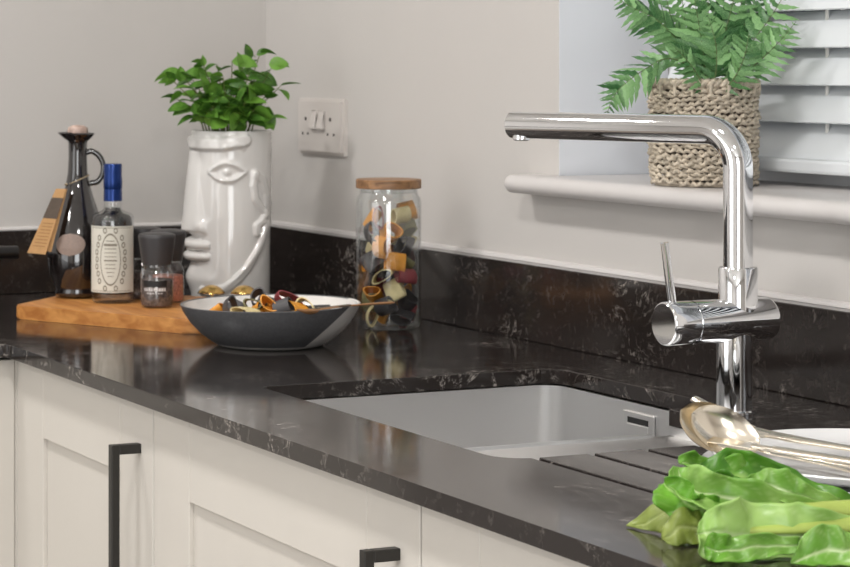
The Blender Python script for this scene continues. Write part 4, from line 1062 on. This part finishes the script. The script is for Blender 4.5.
# ------------------------------------------------------------------ pak choi
CAMP = Vector(cam.location)
choi = thing('pak_choi', 'fresh green pak choi lying on the worktop in front of the plates', 'vegetable', (1.98, -0.53, ZT))
def nvec(p):              # repeatable vector noise
    return Vector((noise.noise(p), noise.noise(p+Vector((31.7, 7.3, 3.1))), noise.noise(p+Vector((5.9, 17.2, 41.3)))))
def choi_leaf(name, cps, wid, nrm, material, curl=0.25, ruffle=0.004, seed=0, tipw=0.25, basew=0.35, nu=36, nv=18, fold=0.0, asym=0.0):
    """cps: midrib points (world), nrm: facing direction(s)"""
    cu = catmull(cps, 12); n = len(cu); bm = bmesh.new(); lay = bm.verts.layers.float.new('vein'); rows = []
    nrs = [Vector(v).normalized() for v in (nrm if isinstance(nrm[0], (tuple, list, Vector)) else [nrm])]
    for i in range(nu+1):
        t_ = i/nu; f = t_*(n-1); k = min(n-2, int(f)); p = cu[k].lerp(cu[k+1], f-k); tg_ = (cu[min(n-1, k+2)]-cu[max(0, k-1)]).normalized()
        g = t_*(len(nrs)-1); q = min(len(nrs)-1, int(g)); q2 = min(len(nrs)-1, q+1); nn = nrs[q].lerp(nrs[q2], g-q)
        nn = (nn-tg_*nn.dot(tg_)).normalized(); sd = nn.cross(tg_)
        w = wid*(basew+(1-basew)*smoothstep(0.0, 0.45, t_))*(tipw*0+math.sqrt(max(0.0, 1-max(0, (t_-0.55)/0.45)**2.2)) if t_ > 0.55 else 1)
        w = max(w, 0.0006); row = []
        for j in range(nv+1):
            u = j/nv*2-1+asym*0; au = abs(u)
            z = curl*w*au**2 + ruffle*au**2*math.sin(14*t_+seed*1.7+(2.2 if u > 0 else 0))*smoothstep(0.1, 0.4, t_) + 0.7*ruffle*au*math.sin(29*t_+seed+(1.3 if u > 0 else 0))
            z += fold*w*max(0, u)**2 - 0.0016*G(u, 0.08)
            # raised quilting between side veins
            vph = (t_*9-au*2.6) % 1.0; vn = G(min(vph, 1-vph), 0.07)*(1-au)**0.4*smoothstep(0.06, 0.2, t_)
            z -= 0.0007*vn*(1 if au > 0.05 else 0)
            co = p+sd*(u*w)+nn*z
            nv3 = nvec(co*26+Vector((seed*3.1, 0, 0)))*0.0085*smoothstep(0.05, 0.5, t_)+nvec(co*70+Vector((seed, 5, 0)))*0.0036*smoothstep(0.05, 0.4, t_)
            co = co+nv3; co.z = max(co.z, ZT+0.0012+0.0006*abs(u)); x = bm.verts.new(co); x[lay] = min(1, 0.75*vn*0.6+0.95*G(u, 0.10*(1.3-t_)))
            row.append(x)
        rows.append(row)
    for a, b in zip(rows, rows[1:]):
        for j in range(nv): bm.faces.new((a[j], b[j], b[j+1], a[j+1]))
    o = obj(name, bm, material, choi, smooth=80, recalc=False)
    o.matrix_parent_inverse = Matrix.Translation((-1.98, 0.53, -ZT))
    sd_ = o.modifiers.new('thickness', 'SOLIDIFY'); sd_.thickness = 0.0007; sd_.offset = 0
    return o
RI, FO = Rv, Fv
F_, H_, CXP = 2308.0, 66.0, 200.0
#CHOI_BEGIN
def choi_stem(cps, r0, r1):
    cu = catmull(cps, 6); n = len(cu)
    o = obj('stalk', T(cu, [r0+(r1-r0)*i/(n-1) for i in range(n)], n=16, flat=0.55, up=(0.6, -0.3, 0.75)), 'choi_stem', choi, smooth=60)
    o.matrix_parent_inverse = Matrix.Translation((-1.98, 0.53, -ZT))
choi_leaf('leaf', [(1.9591, -0.4025, 0.8953), (1.9255, -0.4296, 0.9089), (1.8972, -0.4570, 0.9182), (1.8833, -0.4889, 0.9230), (1.8861, -0.5200, 0.9225), (1.9048, -0.5523, 0.9162)], 0.029, [(0.3, -0.15, 0.95), (0.45, -0.25, 0.85), (0.5, -0.5, 0.7)], 'choi_dark', curl=-0.25, ruffle=0.004, seed=1)
choi_leaf('leaf', [(1.9911, -0.4291, 0.9141), (1.9726, -0.4718, 0.9250), (1.9571, -0.5073, 0.9343), (1.9447, -0.5358, 0.9389), (1.9453, -0.5595, 0.9392)], 0.024, [(0.7, -0.35, 0.6), (0.75, -0.4, 0.5)], 'choi_dark', curl=0.2, ruffle=0.004, seed=4)
choi_leaf('leaf', [(2.0242, -0.4660, 0.9198), (2.0061, -0.5076, 0.9228), (1.9910, -0.5423, 0.9251), (1.9754, -0.5656, 0.9309), (1.9556, -0.5734, 0.9403), (1.9397, -0.5722, 0.9500)], 0.017, [(0.7, -0.35, 0.6), (0.6, -0.5, 0.6), (0.4, -0.8, 0.4)], 'choi_light', curl=0.7, ruffle=0.003, seed=2)
choi_leaf('leaf', [(2.0632, -0.4890, 0.9204), (2.0482, -0.5361, 0.9192), (2.0376, -0.5729, 0.9180), (2.0309, -0.6007, 0.9161), (2.0234, -0.6181, 0.9191)], 0.024, [(0.85, -0.38, 0.4), (0.85, -0.38, 0.3), (0.8, -0.5, 0.3)], 'choi_light', curl=0.18, ruffle=0.0045, seed=3)
choi_leaf('leaf', [(1.9658, -0.5374, 0.9118), (1.9510, -0.5590, 0.9170), (1.9370, -0.5786, 0.9145), (1.9084, -0.5941, 0.8981)], 0.013, [(0.6, -0.35, 0.7), (0.7, -0.3, 0.65)], 'choi_olive', curl=-0.3, ruffle=0.003, seed=5, basew=0.6)
choi_leaf('leaf', [(1.9992, -0.5484, 0.9127), (1.9887, -0.5726, 0.9135), (1.9806, -0.5912, 0.9119), (1.9716, -0.6118, 0.9037)], 0.015, [(0.7, -0.4, 0.6), (0.7, -0.4, 0.6)], 'choi_olive', curl=-0.2, ruffle=0.003, seed=6, basew=0.6)
choi_leaf('leaf', [(2.0999, -0.4925, 0.9144), (2.0869, -0.5222, 0.9116), (2.0769, -0.5454, 0.9087), (2.0697, -0.5619, 0.9043)], 0.014, [(0.85, -0.38, 0.4), (0.85, -0.38, 0.4)], 'choi_light', curl=0.2, ruffle=0.003, seed=7)
choi_leaf('leaf', [(1.9776, -0.5229, 0.9243), (1.9684, -0.5439, 0.9281), (1.9608, -0.5614, 0.9281), (1.9550, -0.5748, 0.9235)], 0.02, [(0.7, -0.4, 0.5), (0.6, -0.6, 0.4)], 'choi_dark', curl=0.25, ruffle=0.003, seed=8, basew=0.5)
choi_leaf('leaf', [(1.9582, -0.4797, 0.9309), (1.9458, -0.5083, 0.9387), (1.9390, -0.5363, 0.9427), (1.9354, -0.5571, 0.9482), (1.9352, -0.5700, 0.9475)], 0.012, [(0.5, -0.3, 0.8), (0.6, -0.5, 0.6)], 'choi_light', curl=0.9, ruffle=0.004, seed=9, basew=0.5)
choi_leaf('leaf', [(2.0101, -0.4733, 0.9262), (1.9979, -0.5012, 0.9315), (1.9847, -0.5190, 0.9367), (1.9730, -0.5334, 0.9388)], 0.013, [(0.8, -0.38, 0.5), (0.8, -0.38, 0.45)], 'choi_light', curl=0.5, ruffle=0.003, seed=11, basew=0.4)
choi_leaf('leaf', [(1.9819, -0.5630, 0.9258), (1.9744, -0.5804, 0.9258), (1.9657, -0.5878, 0.9324), (1.9495, -0.5874, 0.9403)], 0.013, [(0.6, -0.7, 0.4), (0.5, -0.8, 0.3)], 'choi_dark', curl=0.6, ruffle=0.004, seed=12, basew=0.6)
choi_leaf('leaf', [(2.0630, -0.5522, 0.9124), (2.0514, -0.5788, 0.9102), (2.0412, -0.6021, 0.9087), (2.0293, -0.6171, 0.9113)], 0.011, [(0.85, -0.38, 0.35), (0.8, -0.45, 0.3)], 'choi_light', curl=0.4, ruffle=0.004, seed=13, basew=0.5)
choi_stem([(1.9966, -0.5419, 0.9238), (2.0085, -0.5095, 0.9249), (2.0212, -0.4729, 0.9251), (2.0338, -0.4314, 0.9233), (2.0473, -0.3953, 0.9184)], 0.004, 0.012)
choi_stem([(2.0331, -0.5784, 0.9191), (2.0475, -0.5401, 0.9209), (2.0574, -0.5025, 0.9219), (2.0616, -0.4552, 0.9212), (2.0607, -0.4071, 0.9172)], 0.003, 0.011)
choi_stem([(1.9369, -0.4534, 0.9246), (1.9657, -0.4374, 0.9196), (2.0020, -0.4042, 0.9149), (2.0371, -0.3862, 0.9182)], 0.004, 0.012)
choi_stem([(2.0444, -0.4071, 0.9180), (2.0489, -0.3966, 0.9180), (2.0534, -0.3813, 0.9169), (2.0557, -0.3737, 0.9167)], 0.013, 0.011)
#CHOI_END
